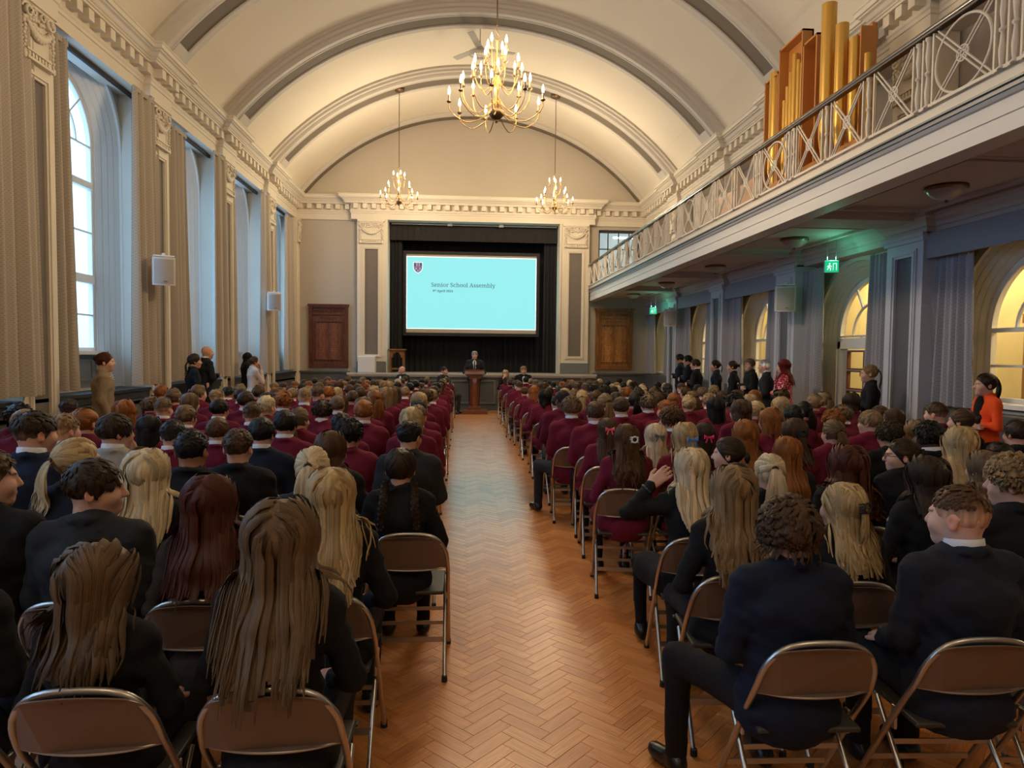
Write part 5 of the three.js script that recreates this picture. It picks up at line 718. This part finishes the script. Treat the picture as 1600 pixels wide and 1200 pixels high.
// folding chair: tubular steel frame, pressed panels
const chairProto = (() => {
  const g = new THREE.Group(), steel = std(0.50, 0.47, 0.43, 0.3, 0.9), seatM = std(0.035, 0.028, 0.022, 0.5), panelM = phys(0.15, 0.098, 0.068, 0.38, { clearcoat: 0.4, clearcoatRoughness: 0.3 }), rub = std(0.02, 0.02, 0.02, 0.8), W = 0.205;
  const up = (s) => [V3(s * W, 0.012, -0.24), V3(s * W, 0.44, 0.03), V3(s * (W - 0.001), 0.60, 0.135), V3(s * (W - 0.018), 0.70, 0.178), V3(s * (W - 0.075), 0.765, 0.197)], path = [...up(-1), V3(0, 0.785, 0.203), ...up(1).reverse()];
  part('frame', tube(path, 0.0115, 72, 8), steel, g);
  const bp = []; { const s = new THREE.Shape(); s.moveTo(-W + 0.004, 0.585); s.quadraticCurveTo(0, 0.572, W - 0.004, 0.585); s.lineTo(W - 0.012, 0.69); s.quadraticCurveTo(W - 0.02, 0.75, W - 0.085, 0.765); s.quadraticCurveTo(0, 0.79, -W + 0.085, 0.765); s.quadraticCurveTo(-W + 0.02, 0.75, -W + 0.012, 0.69); s.closePath(); bp.push(mapPos(extr(s, 0.008, 10), (x, y, z) => [x, y, z + 0.128 + (y - 0.585) * 0.36 + 0.03 * (1 - (x / W) ** 2)])); }
  part('backrest', merge(bp), panelM, g);
  part('backrest_edge', tube([V3(-W + 0.004, 0.585, 0.13), V3(-W * 0.5, 0.576, 0.152), V3(0, 0.574, 0.16), V3(W * 0.5, 0.576, 0.152), V3(W - 0.004, 0.585, 0.13)], 0.005, 24, 6), steel, g);
  part('seat', merge([rbox(0.37, 0.022, 0.37, 0.01, 0, 0.438, -0.06), rbox(0.385, 0.012, 0.03, 0.005, 0, 0.43, -0.245)]), seatM, g);
  for (const s of [-1, 1]) { part('leg', rod(V3(s * (W - 0.018), 0.425, -0.13), V3(s * (W - 0.012), 0.012, 0.235), 0.0105, 0.0105, 8), steel, g); part('hinge', rbox(0.012, 0.09, 0.028, 0.004, s * (W - 0.008), 0.41, 0.005), steel, g); for (const z of [-0.24, 0.235]) part('foot', new THREE.CylinderGeometry(0.015, 0.016, 0.03, 10).translate(s * (z < 0 ? W : W - 0.012), 0.015, z), rub, g); }
  part('crossbar', merge([box(2 * W - 0.03, 0.028, 0.006, 0, 0.17, 0.096), box(2 * W - 0.03, 0.02, 0.006, 0, 0.30, -0.02)]), steel, g); part('crossbar', box(2 * W, 0.022, 0.006, 0, 0.17, -0.14), steel, g);
  return g;
})();
function chair(x, z, turn, label, group) { const c = chairProto.clone(); c.name = numbered('folding_chair'); c.position.set(x, 0, z); c.rotation.y = turn; c.userData = { label, category: 'chair' }; if (group) c.userData.group = group; scene.add(c); return c; }
// ---------------------------------------------------------------- the audience
const rayAt = (px, py, d) => { const v = V3(px - 800, 600 - py, -FOCAL).applyQuaternion(camera.quaternion), t = d / -v.z; return [v.x * t, 1.75 + v.y * t]; };   // place at a given distance down the hall
const placed = [];
function seated(px, py, d, o) {
  const [x, y] = rayAt(px, py, d), sc = clamp(y / 1.297, 0.86, 1.14) ; placed.push([x, -d]);
  const pose = o.pose ?? (o.man ? 'sit' : 'sitBack'), yaw = o.yaw ?? 0, [style, ho] = o.hair;
  const hg = hairGeo(style, { cell: 0.0085, torso: torsoFor(pose, o.man, yaw, d < 4.5), k: placed.length, ...ho });
  const p = person({ lod: d < 4.4 ? 'near' : 'mid', kj: placed.length % 3, ...o, hair: hg, pose, yaw, scale: sc, x, z: -d });
  if (o.glasses) addGlasses(p, pose, yaw);
  if (o.chair !== false) chair(x + (o.cx ?? rr(-0.02, 0.02)), -d + 0.01 + (o.cz ?? 0), o.ct ?? rr(-0.06, 0.06), o.chairLabel ?? 'steel folding chair under the ' + o.label.split(',')[0].split(' ').slice(0, 9).join(' '), 'folding chairs');
  return p;
}
const clipGeo = once('claw', () => { const L = [new THREE.TorusGeometry(0.022, 0.006, 6, 14).translate(0, 0, 0)]; for (const s of [-1, 1]) for (let i = 0; i < 4; i++) L.push(rod(V3(s * 0.02, 0.02 - i * 0.013, 0), V3(s * 0.034, 0.015 - i * 0.013, -0.02), 0.004, 0.003, 5)); return merge(L); });
const bowGeo = once('bow', () => { const L = [new THREE.SphereGeometry(0.009, 8, 6)]; for (const s of [-1, 1]) { L.push(new THREE.ConeGeometry(0.02, 0.04, 8).scale(1, 1, 0.5).rotateZ(s * Math.PI / 2).translate(s * 0.022, 0.004, 0)); L.push(box(0.012, 0.05, 0.004, s * 0.012, -0.028, 0).rotateZ(s * 0.3)); } return merge(L); });
function hairClip(p, pose, yaw, geo, m, y = 0.03, x = 0) { const j = POSE[pose], yi = Math.round(yaw * 6) / 6, g = geo === bowGeo ? 'bow' : 'hair_clip'; const h = part(g, geo, m, p, [j.head[0] + 0.138 * Math.sin(yi) + x, j.head[1] + y, j.head[2] + 0.138 * Math.cos(yi)]); h.rotation.y = yi; return h; }
const G = false, B = true;
// back rows, left of the aisle
seated(165, 840, 2.17, { man: G, hair: ['long', { len: 0.31, n: 330, wave: 0.012, vol: 0.042, part: -0.02, ombre: -0.4, conv: 0.1, seg: 13, wide: 0.95, sleek: true }], hairColor: 'lightbrown', jacket: 'black', yaw: -0.62, label: 'girl with long brown hair turned right, on the chair at lower left', cx: 0.02, ct: 0.02, chairLabel: 'brown folding chair at lower left, second from the aisle in the last row' });
seated(440, 785, 2.15, { man: G, hair: ['long', { len: 0.47, n: 340, wave: 0.005, vol: 0.04, seg: 15, conv: -0.05, wide: 0.95, sleek: true }], hairColor: 'lightbrown', jacket: 'black', yaw: 0.05, pose: 'sit', label: 'girl with very long straight light-brown hair, nearest left of the aisle', cx: 0.01, ct: 0.0, chairLabel: 'brown folding chair nearest the camera on the left of the aisle' });
seated(-95, 800, 2.25, { man: B, hair: ['crop', {}], hairColor: 'dark', jacket: 'black', yaw: -0.2, label: 'pupil in black cut off by the lower left edge', chairLabel: 'folding chair cut off by the lower left edge' });
seated(148, 716, 2.86, { man: B, hair: ['short', { top: 0.05, n: 200, fade: -0.02 }], hairColor: 'dark', jacket: 'charcoal', yaw: -1.2, skin: 0, label: 'dark-haired boy in charcoal jacket, face in profile to the right' });
seated(335, 734, 2.86, { man: G, hair: ['long', { len: 0.38, n: 280, vol: 0.028, conv: 0.0, wide: 1.1, sleek: true }], hairColor: 'auburn', jacket: 'brownCoat', label: 'girl with long straight auburn hair in front of an empty-looking brown chair' });
seated(520, 722, 2.90, { man: G, hair: ['long', { len: 0.42, n: 320, wave: 0.014, vol: 0.022, conv: 0.2, wide: 0.8 }], hairColor: 'blonde', jacket: 'black', yaw: 0.1, label: 'girl with long golden-blonde hair beside the aisle' });
seated(-22, 700, 2.9, { man: B, hair: ['crop', {}], hairColor: 'brown', jacket: 'black', yaw: -0.9, label: 'boy in black at the left edge, face turned to the right' });
seated(128, 676, 3.60, { man: G, hair: ['pony', { len: 0.30, n: 170, tie: [0, 0.02, 0.118], sway: -0.2, wave: 0.01 }], hairColor: 'blonde', jacket: 'navy', yaw: -0.75, label: 'girl with a long blonde ponytail looking to the right' });
seated(237, 694, 3.40, { man: G, hair: ['long', { len: 0.38, n: 210, vol: 0.024, conv: 0.1 }], hairColor: 'platinum', jacket: 'black', label: 'girl with long pale-blonde hair, third row from the back' });
seated(492, 690, 3.55, { man: G, hair: ['pony', { len: 0.26, n: 160, tie: [0, 0.04, 0.116], wave: 0.008 }], hairColor: 'platinum', jacket: 'navy', label: 'girl with a pale-blonde ponytail in a navy jacket' });
seated(627, 692, 3.80, { man: G, hair: ['braids', { n: 170 }], hairColor: 'dark', jacket: 'black', label: 'girl with two dark plaits beside the aisle on the left', skin: 2, cx: 0.06, ct: 0.0, chairLabel: 'brown-backed folding chair standing clear at the left of the aisle' });
seated(54, 641, 4.05, { man: B, hair: ['crop', { top: 0.05, n: 220, fade: 0.0, fadeGain: 2.5 }], hairColor: 'dark', jacket: 'navy', collar: true, yaw: -0.5, label: 'tall boy with black hair and navy suit near the left edge' });
seated(180, 645, 4.60, { man: B, hair: ['short', { n: 200 }], hairColor: 'dark', jacket: 'grey', collar: true, yaw: -0.75, glasses: true, label: 'man in a pale grey suit and glasses, hand at his chin', pose: 'sitChin' });
seated(299, 670, 3.95, { man: B, hair: ['crop', { n: 120, fade: -0.03, top: 0.016, fadeGain: 0.6 }], hairColor: 'black', jacket: 'black', skin: 3, label: 'boy with close-cropped black hair in a black jacket' });
seated(372, 669, 4.25, { man: B, hair: ['crop', { n: 160, top: 0.024, fade: -0.02, fadeGain: 0.9 }], hairColor: 'brown', jacket: 'black', label: 'broad boy with cropped brown hair in a black jacket' });
seated(520, 667, 4.25, { man: G, hair: ['half', { len: 0.26, n: 120 }], hairColor: 'chestnut', jacket: 'black', yaw: -0.35, label: 'brown-haired girl with half-tied hair in black' });
seated(409, 651, 4.9, { man: B, hair: ['short', { n: 180 }], hairColor: 'black', jacket: 'navy', collar: true, label: 'black-haired boy in a navy suit with a white collar, fifth row' });
seated(640, 656, 4.85, { man: B, hair: ['crop', { n: 130, top: 0.025, fade: -0.02, fadeGain: 1 }], hairColor: 'black', jacket: 'charcoal', skin: 2, yaw: -0.35, glasses: true, label: 'short-haired boy in charcoal suit and glasses beside the aisle' });
seated(100, 645, 4.95, { man: B, hair: ['crop', { n: 120, fade: -0.01 }], hairColor: 'darkblonde', jacket: 'maroon', collar: true, yaw: -0.3, label: 'fair cropped boy in maroon behind the black-haired navy boy' });
seated(446, 640, 5.45, { man: B, hair: ['short', { n: 150, top: 0.06 }], hairColor: 'black', jacket: 'maroon', collar: true, label: 'black-haired boy in maroon with a white collar' });
seated(545, 655, 5.05, { man: B, hair: ['curly', { n: 110 }], hairColor: 'black', jacket: 'maroon', yaw: -0.4, skin: 2, label: 'curly black-haired boy in maroon looking right' });
seated(270, 655, 5.0, { man: B, hair: ['crop', { n: 110, fade: 0.015 }], hairColor: 'black', jacket: 'maroon', label: 'boy in maroon with faded black hair', collar: true });
seated(340, 652, 5.50, { man: B, hair: ['short', { n: 120 }], hairColor: 'chestnut', jacket: 'maroon2', label: 'tousled chestnut-haired boy in maroon', collar: true });
// back rows, right of the aisle
{
  const p = seated(1232, 780, 2.37, { man: B, hair: ['curly', { n: 320, top: 0.10, fade: -0.08 }], hairColor: 'brown', jacket: 'navy', yaw: 0.15, pose: 'sitLegOutL', label: 'boy with thick curly brown hair in a navy jacket, nearest right of the aisle', cx: 0.04, ct: -0.03, chairLabel: 'brown folding chair nearest the camera on the right of the aisle' });
  seated(1500, 757, 2.37, { man: B, hair: ['crop', { n: 230, top: 0.034, fade: 0.042, fadeTo: [7, 8.5, 13] }], hairColor: 'chestnut', jacket: 'midnight', collar: true, yaw: 0.5, skin: 1, label: 'boy with a close fade and white collar in a navy suit', cx: -0.03, ct: -0.05, chairLabel: 'folding chair of the boy with the fade, right of the nearest chair' });
  chair(2.28, -2.30, -0.1, 'folding chair cut off by the lower right edge', 'folding chairs');
  const q = seated(1310, 745, 2.95, { man: G, hair: ['half', { len: 0.32, n: 260, wave: 0.016, wide: 0.85 }], hairColor: 'blonde', jacket: 'black', yaw: 0.35, label: 'blonde girl with half-up wavy hair held by a black claw clip' }); hairClip(q, 'sitBack', 0.35, clipGeo, M.black, 0.03);
  seated(1140, 720, 3.05, { man: G, hair: ['long', { len: 0.42, n: 320, wave: 0.024, vol: 0.026, conv: 0.1, wide: 0.8 }], hairColor: 'darkblonde', jacket: 'black', label: 'girl with long wavy dark-blonde hair beside the aisle on the right', ct: -0.1 });
  seated(1585, 713, 2.95, { man: B, hair: ['curly', { n: 220, top: 0.05 }], hairColor: 'darkblonde', jacket: 'black', yaw: 0.7, label: 'curly fair-haired boy at the right edge looking left' });
  const a = seated(1080, 699, 3.66, { man: G, hair: ['long', { len: 0.36, n: 180, vol: 0.018 }], hairColor: 'platinum', jacket: 'black', jacketName: 'jumper', lower: 'skirt', pose: 'sitArmUp', label: 'pale-blonde girl in black with her watch arm raised to her hair', ct: -0.12 });
  { const w = part('wristwatch', merge([new THREE.TorusGeometry(0.031, 0.009, 6, 18).scale(1, 1, 1).rotateX(Math.PI / 2)]), std(0.02, 0.02, 0.03, 0.5), a, [-0.258, 1.052, 0.005]); w.rotation.z = -0.78; part('watch_face', rbox(0.034, 0.012, 0.036, 0.004, -0.005, 0, 0.035), std(0.05, 0.09, 0.16, 0.15, 0.4), w); }
  seated(1198, 702, 3.72, { man: G, hair: ['pony', { len: 0.30, n: 170, tie: [0, 0.05, 0.112] }], hairColor: 'platinum', jacket: 'black', yaw: -0.1, label: 'girl with a high pale-blonde ponytail' });
  seated(1318, 691, 3.85, { man: G, hair: ['long', { len: 0.34, n: 220, wave: 0.035, vol: 0.034, conv: 0.0 }], hairColor: 'auburn', jacket: 'black', label: 'girl with thick wavy dark auburn hair' });
  seated(1440, 705, 3.40, { man: G, hair: ['long', { len: 0.26, n: 180, vol: 0.02 }], hairColor: 'dark', jacket: 'black', label: 'girl with straight dark-brown hair in black', yaw: 0.1 });
  seated(1530, 697, 3.85, { man: G, hair: ['long', { len: 0.24, n: 140, wave: 0.012 }], hairColor: 'lightbrown', jacket: 'black', label: 'light-brown-haired girl behind the fair curly boy' });
  seated(1135, 677, 4.40, { man: G, hair: ['bun', { n: 160, tie: [0, -0.01, 0.112] }], hairColor: 'dark', jacket: 'black', yaw: 0.95, label: 'dark-haired girl with a low bun, face turned left' });
  seated(1225, 676, 4.40, { man: G, hair: ['long', { len: 0.36, n: 170 }], hairColor: 'ginger', jacket: 'black', label: 'girl with long straight ginger hair' });
  seated(1403, 680, 4.35, { man: G, hair: ['bun', { n: 150, tie: [0, 0.02, 0.116] }], hairColor: 'dark', jacket: 'black', yaw: 1.15, glasses: true, label: 'dark-haired girl in pink glasses, profile to the left' });
  seated(1492, 661, 4.30, { man: G, hair: ['long', { len: 0.36, n: 170, vol: 0.02 }], hairColor: 'blonde', jacket: 'black', label: 'girl with long straight golden hair near the right edge' });
  seated(1562, 690, 4.4, { man: B, hair: ['short', { n: 140, top: 0.07 }], hairColor: 'black', jacket: 'black', label: 'black-haired pupil near the right edge' });
  const c1 = seated(977, 657, 4.95, { man: G, hair: ['half', { len: 0.36, n: 150, wave: 0.022 }], hairColor: 'chestnut', jacket: 'maroon', lower: 'skirt', label: 'girl in maroon with long wavy brown hair and white claw clip', ct: -0.15 }); hairClip(c1, 'sitBack', 0, clipGeo, M.white, 0.02, 0.03);
  const c2 = seated(1022, 657, 5.45, { man: G, hair: ['half', { len: 0.28, n: 120 }], hairColor: 'platinum', jacket: 'maroon', label: 'blonde girl in maroon with a grey bow' }); hairClip(c2, 'sitBack', 0, bowGeo, std(0.12, 0.13, 0.17, 0.6), 0.03);
  const c3 = seated(1066, 655, 4.95, { man: G, hair: ['half', { len: 0.28, n: 120, wave: 0.01 }], hairColor: 'blonde', jacket: 'maroon', label: 'blonde girl in maroon with a blue bow', yaw: 0.15 }); hairClip(c3, 'sitBack', 0.15, bowGeo, std(0.10, 0.24, 0.55, 0.6), 0.01);
  const c4 = seated(1097, 656, 5.50, { man: G, hair: ['half', { len: 0.28, n: 120 }], hairColor: 'dark', jacket: 'maroon', label: 'dark-haired girl in maroon with a bright pink bow' }); hairClip(c4, 'sitBack', 0, bowGeo, std(0.75, 0.04, 0.16, 0.6), 0.01);
  const c5 = seated(947, 649, 5.90, { man: G, hair: ['half', { len: 0.34, n: 120 }], hairColor: 'brown', jacket: 'maroon', label: 'brown-haired girl in maroon with a pink bow beside the aisle', lower: 'skirt', ct: -0.12 }); hairClip(c5, 'sitBack', 0, bowGeo, std(0.8, 0.12, 0.2, 0.6), 0.03);
  seated(1049, 637, 6.10, { man: B, hair: ['curly', { n: 130 }], hairColor: 'chestnut', jacket: 'maroon', yaw: 0.95, collar: true, label: 'curly chestnut-haired boy in maroon, face in profile to the left' });
  seated(930, 627, 6.55, { man: B, hair: ['short', { n: 120 }], hairColor: 'brown', jacket: 'maroon', collar: true, label: 'brown-haired boy in maroon, second nearest the aisle behind the textured-haired boy', ct: -0.12 });
  seated(893, 621, 7.1, { man: B, hair: ['curly', { n: 120, top: 0.045 }], hairColor: 'lightbrown', jacket: 'maroon', collar: true, pose: 'sitLegOutL', trousers: 'greyTrousers', label: 'boy in maroon with tousled light-brown hair, one leg out in the aisle', ct: -0.1 });
  const h1 = seated(1237, 648, 5.1, { man: G, hair: ['half', { len: 0.26, n: 110 }], hairColor: 'brown', jacket: 'maroon', label: 'brown-haired girl in maroon with a black clip' }); hairClip(h1, 'sitBack', 0, clipGeo, M.black, 0.02);
  seated(1298, 651, 5.45, { man: G, hair: ['pony', { len: 0.24, n: 110 }], hairColor: 'lightbrown', jacket: 'maroon', label: 'girl in maroon with a low light-brown ponytail' });
  seated(1302, 640, 6.50, { man: B, hair: ['curly', { n: 110 }], hairColor: 'ginger', jacket: 'maroon', label: 'ginger curly-haired boy in maroon' });
  seated(1360, 640, 5.95, { man: B, hair: ['short', { n: 100 }], hairColor: 'darkblonde', jacket: 'maroon', yaw: 0.5, glasses: true, label: 'fair boy with glasses in maroon' });
  seated(1390, 660, 5.40, { man: B, hair: ['curly', { n: 110 }], hairColor: 'dark', jacket: 'black', label: 'dark curly-haired boy in black' });
  seated(1452, 660, 4.95, { man: B, hair: ['curly', { n: 130 }], hairColor: 'black', jacket: 'black', skin: 4, yaw: 0.6, label: 'black-haired boy in black looking left', collar: true });
  seated(1497, 634, 5.9, { man: G, hair: ['bun', { n: 110 }], hairColor: 'brown', jacket: 'black', yaw: 0.5, label: 'brown-haired girl with a bun in front of the woman in orange' });
  seated(1160, 650, 4.95, { man: G, hair: ['long', { len: 0.3, n: 110 }], hairColor: 'ginger', jacket: 'maroon', label: 'ginger-haired girl in maroon, left of the brown clip girl' });
  seated(1425, 652, 5.50, { man: G, hair: ['long', { len: 0.2, n: 90 }], hairColor: 'darkblonde', jacket: 'maroon', label: 'dark-blonde girl in maroon behind the golden-haired girl' });
  seated(1590, 655, 5.2, { man: B, hair: ['short', { n: 90 }], hairColor: 'dark', jacket: 'black', label: 'dark-haired boy at the right edge' });
}
// further rows, seat by seat
const hairLib = { mid: {}, far: {} };
const libHair = (lod, style, v) => once(['hl', lod, style, v].join('|'), () => hairGeo(style, lod === 'mid' ? { n: 62, seg: 8, cell: 0.0115, wide: 1.5, len: 0.3, wave: v % 2 ? 0.014 : 0.003, k: v, sides: 3 } : { n: 34, seg: 6, cell: 0.0165, wide: 2.1, len: 0.28, wave: v % 2 ? 0.014 : 0.003, k: v, sides: 3 }));
const farList = [];
function crowd(side, rows, seats, firstRow) {
  rows.forEach((d, r) => seats.forEach((s, c) => {
    const x = s + rr(-0.05, 0.05) + (side > 0 ? 0 : 0), z = -d + rr(-0.06, 0.06); if (placed.some(([a, b]) => Math.abs(a - x) < 0.36 && Math.abs(b - z) < 0.5)) return;
    if (Math.abs(rayX(x, d) - 800) > 860 || (d > 9.5 && (x > 4.6 || x < -3.85)) || (d > 7.8 && d < 8.9 && x < -3.85)) return;
    const girl = rnd() < (side > 0 ? 0.48 : 0.36), man = !girl, style = girl ? pick(['long', 'long', 'half', 'pony', 'pony', 'bun', 'bob']) : pick(['short', 'short', 'short', 'crop', 'crop', 'curly']);
    const color = pick(girl ? ['black', 'dark', 'brown', 'brown', 'chestnut', 'lightbrown', 'lightbrown', 'darkblonde', 'blonde', 'platinum', 'ginger'] : ['black', 'black', 'dark', 'dark', 'brown', 'brown', 'chestnut', 'lightbrown', 'darkblonde', 'ginger']);
    const look = Math.atan2(-(0.36 - x), 19.6 - d) * 0.6, yaw = clamp(look + rr(-0.3, 0.3) + (rnd() < 0.1 ? pick([-0.7, 0.7]) : 0), -1, 1), lod = d < 8 ? 'mid' : 'far', sc = lerp(0.99, 0.845, smooth(7, 18, d)) * rr(0.965, 1.035);
    const dark = color === 'black' ? pick([0, 2, 3, 4]) : pick([0, 1, 5]), aisle = c === 0;
    farList.push({ d, mk: () => person({ x, z, man, lod, yaw, skin: dark, jacket: rnd() < 0.5 ? 'maroon' : 'maroon2', collar: man && rnd() < 0.75, lower: girl && rnd() < 0.5 ? 'skirt' : 'trousers', hair: libHair(lod, style, Math.floor(rnd() * 3)), hairColor: color, mirror: rnd() < 0.5, scale: sc, pose: man ? pick(['sit', 'sit', 'sitFwd']) : pick(['sit', 'sitBack']), kj: Math.floor(rnd() * 2), turn: rr(-0.08, 0.08), trousers: rnd() < 0.5 ? 'trousers' : 'greyTrousers',
      label: HAIRWORD[color] + (girl ? ' girl' : ' boy') + ' in maroon, ' + ordinal[firstRow + r] + ' row from back, ' + ordinal[c] + ' seat ' + (side > 0 ? 'right' : 'left') + ' of aisle', group: 'pupils in maroon blazers' }) });
    if (c < 2 || d < 6.2) chair(x + rr(-0.02, 0.02), z + 0.01, rr(-0.08, 0.08), 'folding chair, ' + ordinal[firstRow + r] + ' row from the back, ' + ordinal[c] + ' seat ' + (side > 0 ? 'right' : 'left') + ' of the aisle', 'folding chairs');
  }));
}
const rayX = (x, d) => { const v = V3(x, 1.2, -d).project(camera); return 800 + v.x * 800; };
const rowsOf = (d0, n1, p1, n2, p2) => { const a = []; for (let i = 0; i < n1; i++) a.push(d0 + i * p1); for (let i = 0; i < n2; i++) a.push(a[n1 - 1] + (i + 1) * p2); return a; };
crowd(-1, rowsOf(5.65, 5, 0.74, 11, 0.86), [-0.45, -0.96, -1.47, -1.98, -2.49, -3.0, -3.51, -4.02], 5);
crowd(1, rowsOf(5.75, 5, 0.74, 11, 0.86), [1.22, 1.73, 2.24, 2.75, 3.26, 3.77, 4.28, 4.75], 5);
farList.sort((a, b) => a.d - b.d).forEach((q) => q.mk());
// ---------------------------------------------------------------- staff along the walls and in front of the stage
function standing(px, py, X, o) {
  const d = (() => { let lo = 2, hi = 20; for (let i = 0; i < 40; i++) { const m = (lo + hi) / 2; if (Math.abs(rayAt(px, py, m)[0]) < Math.abs(X)) lo = m; else hi = m; } return lo; })(), y = rayAt(px, py, d)[1], [style, ho] = o.hair ?? [], pose = o.pose ?? 'standCross';
  const hg = style ? hairGeo(style, { cell: 0.010, n: 100, wide: 1.4, torso: torsoFor(pose, o.man, o.yaw ?? 0), ...ho }) : null, p = person({ lod: 'mid', lower: 'trousers', ...o, hair: hg, pose, scale: clamp(y / 1.735, 0.86, 1.1), x: X, z: -d });
  if (o.glasses) addGlasses(p, pose, o.yaw ?? 0); return p;
}
const RT = -Math.PI / 2, LT = Math.PI / 2;
function front(p, name, mat, y = 1.31) { part(name, mapPos(new THREE.SphereGeometry(0.1, 14, 12).scale(0.8, 1.9, 0.5), (a, b, c) => [a, b + y, c - 0.078]), mat, p); return p; }
front(standing(160, 551, -4.45, { man: B, hair: ['bun', { tie: [0, 0.06, 0.10] }], hairColor: 'auburn', jacket: 'trench', jacketName: 'trench_coat', turn: RT + 0.45, pose: 'stand', skin: 1, label: 'woman in a beige trench coat standing by the left curtains' }), 'striped_top', CLOTH.striped);
standing(301, 553, -4.3, { man: G, hair: ['pony', { len: 0.22, tie: [0, -0.02, 0.11] }], hairColor: 'dark', jacket: 'black', turn: RT + 0.6, skin: 2, label: 'dark-haired woman in black standing beside the bald man at left' });
front(standing(321, 540, -4.72, { man: B, jacket: 'midnight', collar: true, turn: RT + 0.7, label: 'bald man in a navy suit standing at the left wall' }), 'shirt_front', shirtMat);
standing(385, 551, -4.72, { man: G, hair: ['long', { len: 0.28 }], hairColor: 'black', jacket: 'black', turn: RT + 0.5, label: 'woman with long black hair at the left wall' });
standing(395, 557, -4.3, { man: G, hair: ['bun', {}], hairColor: 'brown', jacket: 'cream', turn: RT + 0.7, pose: 'standChin', label: 'woman in cream next to the long-haired woman in black' });
front(standing(1545, 584, 5.2, { man: G, hair: ['pony', { len: 0.24, tie: [0, 0.07, 0.10] }], hairColor: 'dark', jacket: 'orange', jacketName: 'cardigan', turn: LT - 0.15, yaw: -0.1, label: 'woman in a bright orange cardigan with folded arms' }), 'black_top', CLOTH.black);
standing(1362, 570, 5.25, { man: G, hair: ['pony', { len: 0.3, tie: [0, 0.05, 0.112] }], hairColor: 'darkblonde', jacket: 'black', turn: LT - 0.5, glasses: true, label: 'woman in black with a blonde ponytail by the exit door' });
standing(1228, 561, 5.15, { man: G, hair: ['long', { len: 0.32, wave: 0.016 }], hairColor: 'red', jacket: 'floral', jacketName: 'dress', turn: LT - 0.6, pose: 'standChin', skin: 1, label: 'woman with long red hair in a pink floral dress' });
front(standing(1198, 562, 5.2, { man: B, hair: ['crop', { n: 60, top: 0.012, fade: 0.05 }], hairColor: 'grey', jacket: 'charcoal', collar: true, turn: LT - 0.5, pose: 'standClasp', label: 'balding grey-haired man in a dark suit' }), 'shirt_front', shirtMat);
standing(1174, 560, 5.35, { man: B, hair: ['short', {}], hairColor: 'lightbrown', jacket: 'black', turn: LT - 0.1, yaw: 0.5, glasses: true, label: 'fair man in black with glasses and crossed arms' });
front(standing(1147, 564, 5.3, { man: G, hair: ['bun', {}], hairColor: 'dark', jacket: 'black', turn: LT - 0.5, pose: 'standClasp', label: 'woman in black over a striped top' }), 'striped_top', CLOTH.striped);
standing(1120, 563, 5.25, { man: G, hair: ['pony', { len: 0.18 }], hairColor: 'black', jacket: 'navy', jacketName: 'jumper', turn: LT - 0.4, pose: 'standClasp', skin: 2, label: 'dark-haired woman in a navy top with a ponytail' });
standing(1089, 561, 4.95, { man: B, hair: ['short', {}], hairColor: 'dark', jacket: 'black', collar: true, turn: LT - 0.5, label: 'young man in a black suit, right of the two bearded men' });
standing(1077, 555, 5.25, { man: B, hair: ['short', {}], hairColor: 'black', jacket: 'navy', turn: LT - 0.5, glasses: true, skin: 2, label: 'dark-haired man with glasses and a pale lanyard' });
standing(1064, 553, 5.45, { man: B, hair: ['short', {}], hairColor: 'black', jacket: 'navy', jacketName: 'polo_shirt', turn: LT - 0.4, skin: 2, label: 'bearded man in navy, furthest of the staff along the right wall' });
{
  const sh = person({ x: 0.37, z: -20.12, man: B, lod: 'mid', pose: 'lectern', turn: Math.PI, scale: 1.04, jacket: 'charcoal', hair: libHair('mid', 'short', 0), hairColor: 'grey', collar: true, label: 'man in a dark suit and tie speaking at the lectern', trousers: 'greyTrousers' });
  part('shirt_front', mapPos(new THREE.SphereGeometry(0.1, 12, 10).scale(0.62, 1.5, 0.45), (x, y, z) => [x, y + 1.33, z - 0.095]), shirtMat, sh); const tie = new THREE.Shape(); tie.moveTo(-0.018, 0.14); tie.lineTo(0.018, 0.14); tie.lineTo(0.014, 0.11); tie.lineTo(0.03, -0.16); tie.lineTo(0, -0.2); tie.lineTo(-0.03, -0.16); tie.lineTo(-0.014, 0.11); tie.closePath(); part('tie', extr(tie, 0.008).translate(0, 1.32, -0.152), std(0.03, 0.03, 0.06, 0.6), sh);
  const seatStaff = (px, py, d, turn, o) => { const [x, y] = rayAt(px, py, d), p = person({ lod: 'mid', x, z: -d, turn, scale: clamp(y / 1.29, 0.88, 1.08), man: B, collar: true, ...o }); chair(x, -d + 0.0, turn, 'folding chair of the ' + o.label, 'folding chairs'); part('shirt_front', mapPos(new THREE.SphereGeometry(0.09, 12, 10).scale(0.55, 1.3, 0.4), (a, b, c) => [a, b + 0.9, c - 0.06]), shirtMat, p); return p; };
  seatStaff(628, 572, 19.8, Math.PI - 0.7, { pose: 'sit', jacket: 'charcoal', label: 'bald man seated facing the audience left of the lectern' });
  seatStaff(694, 573, 19.6, Math.PI + 1.0, { pose: 'sitCross', jacket: 'charcoal', hair: libHair('mid', 'crop', 1), hairColor: 'dark', label: 'man with folded arms seated just left of the lectern', trousers: 'greyTrousers' });
  seatStaff(790, 578, 19.7, Math.PI - 0.1, { man: G, pose: 'sitChin', jacket: 'black', hair: libHair('mid', 'long', 0), hairColor: 'blonde', label: 'blonde girl facing the audience right of the lectern', collar: false });
  seatStaff(818, 572, 19.7, Math.PI + 0.1, { pose: 'sit', jacket: 'black', hair: libHair('mid', 'short', 1), hairColor: 'darkblonde', label: 'fair-haired boy facing the audience right of the blonde girl' });
}
renderer.render(scene, camera);
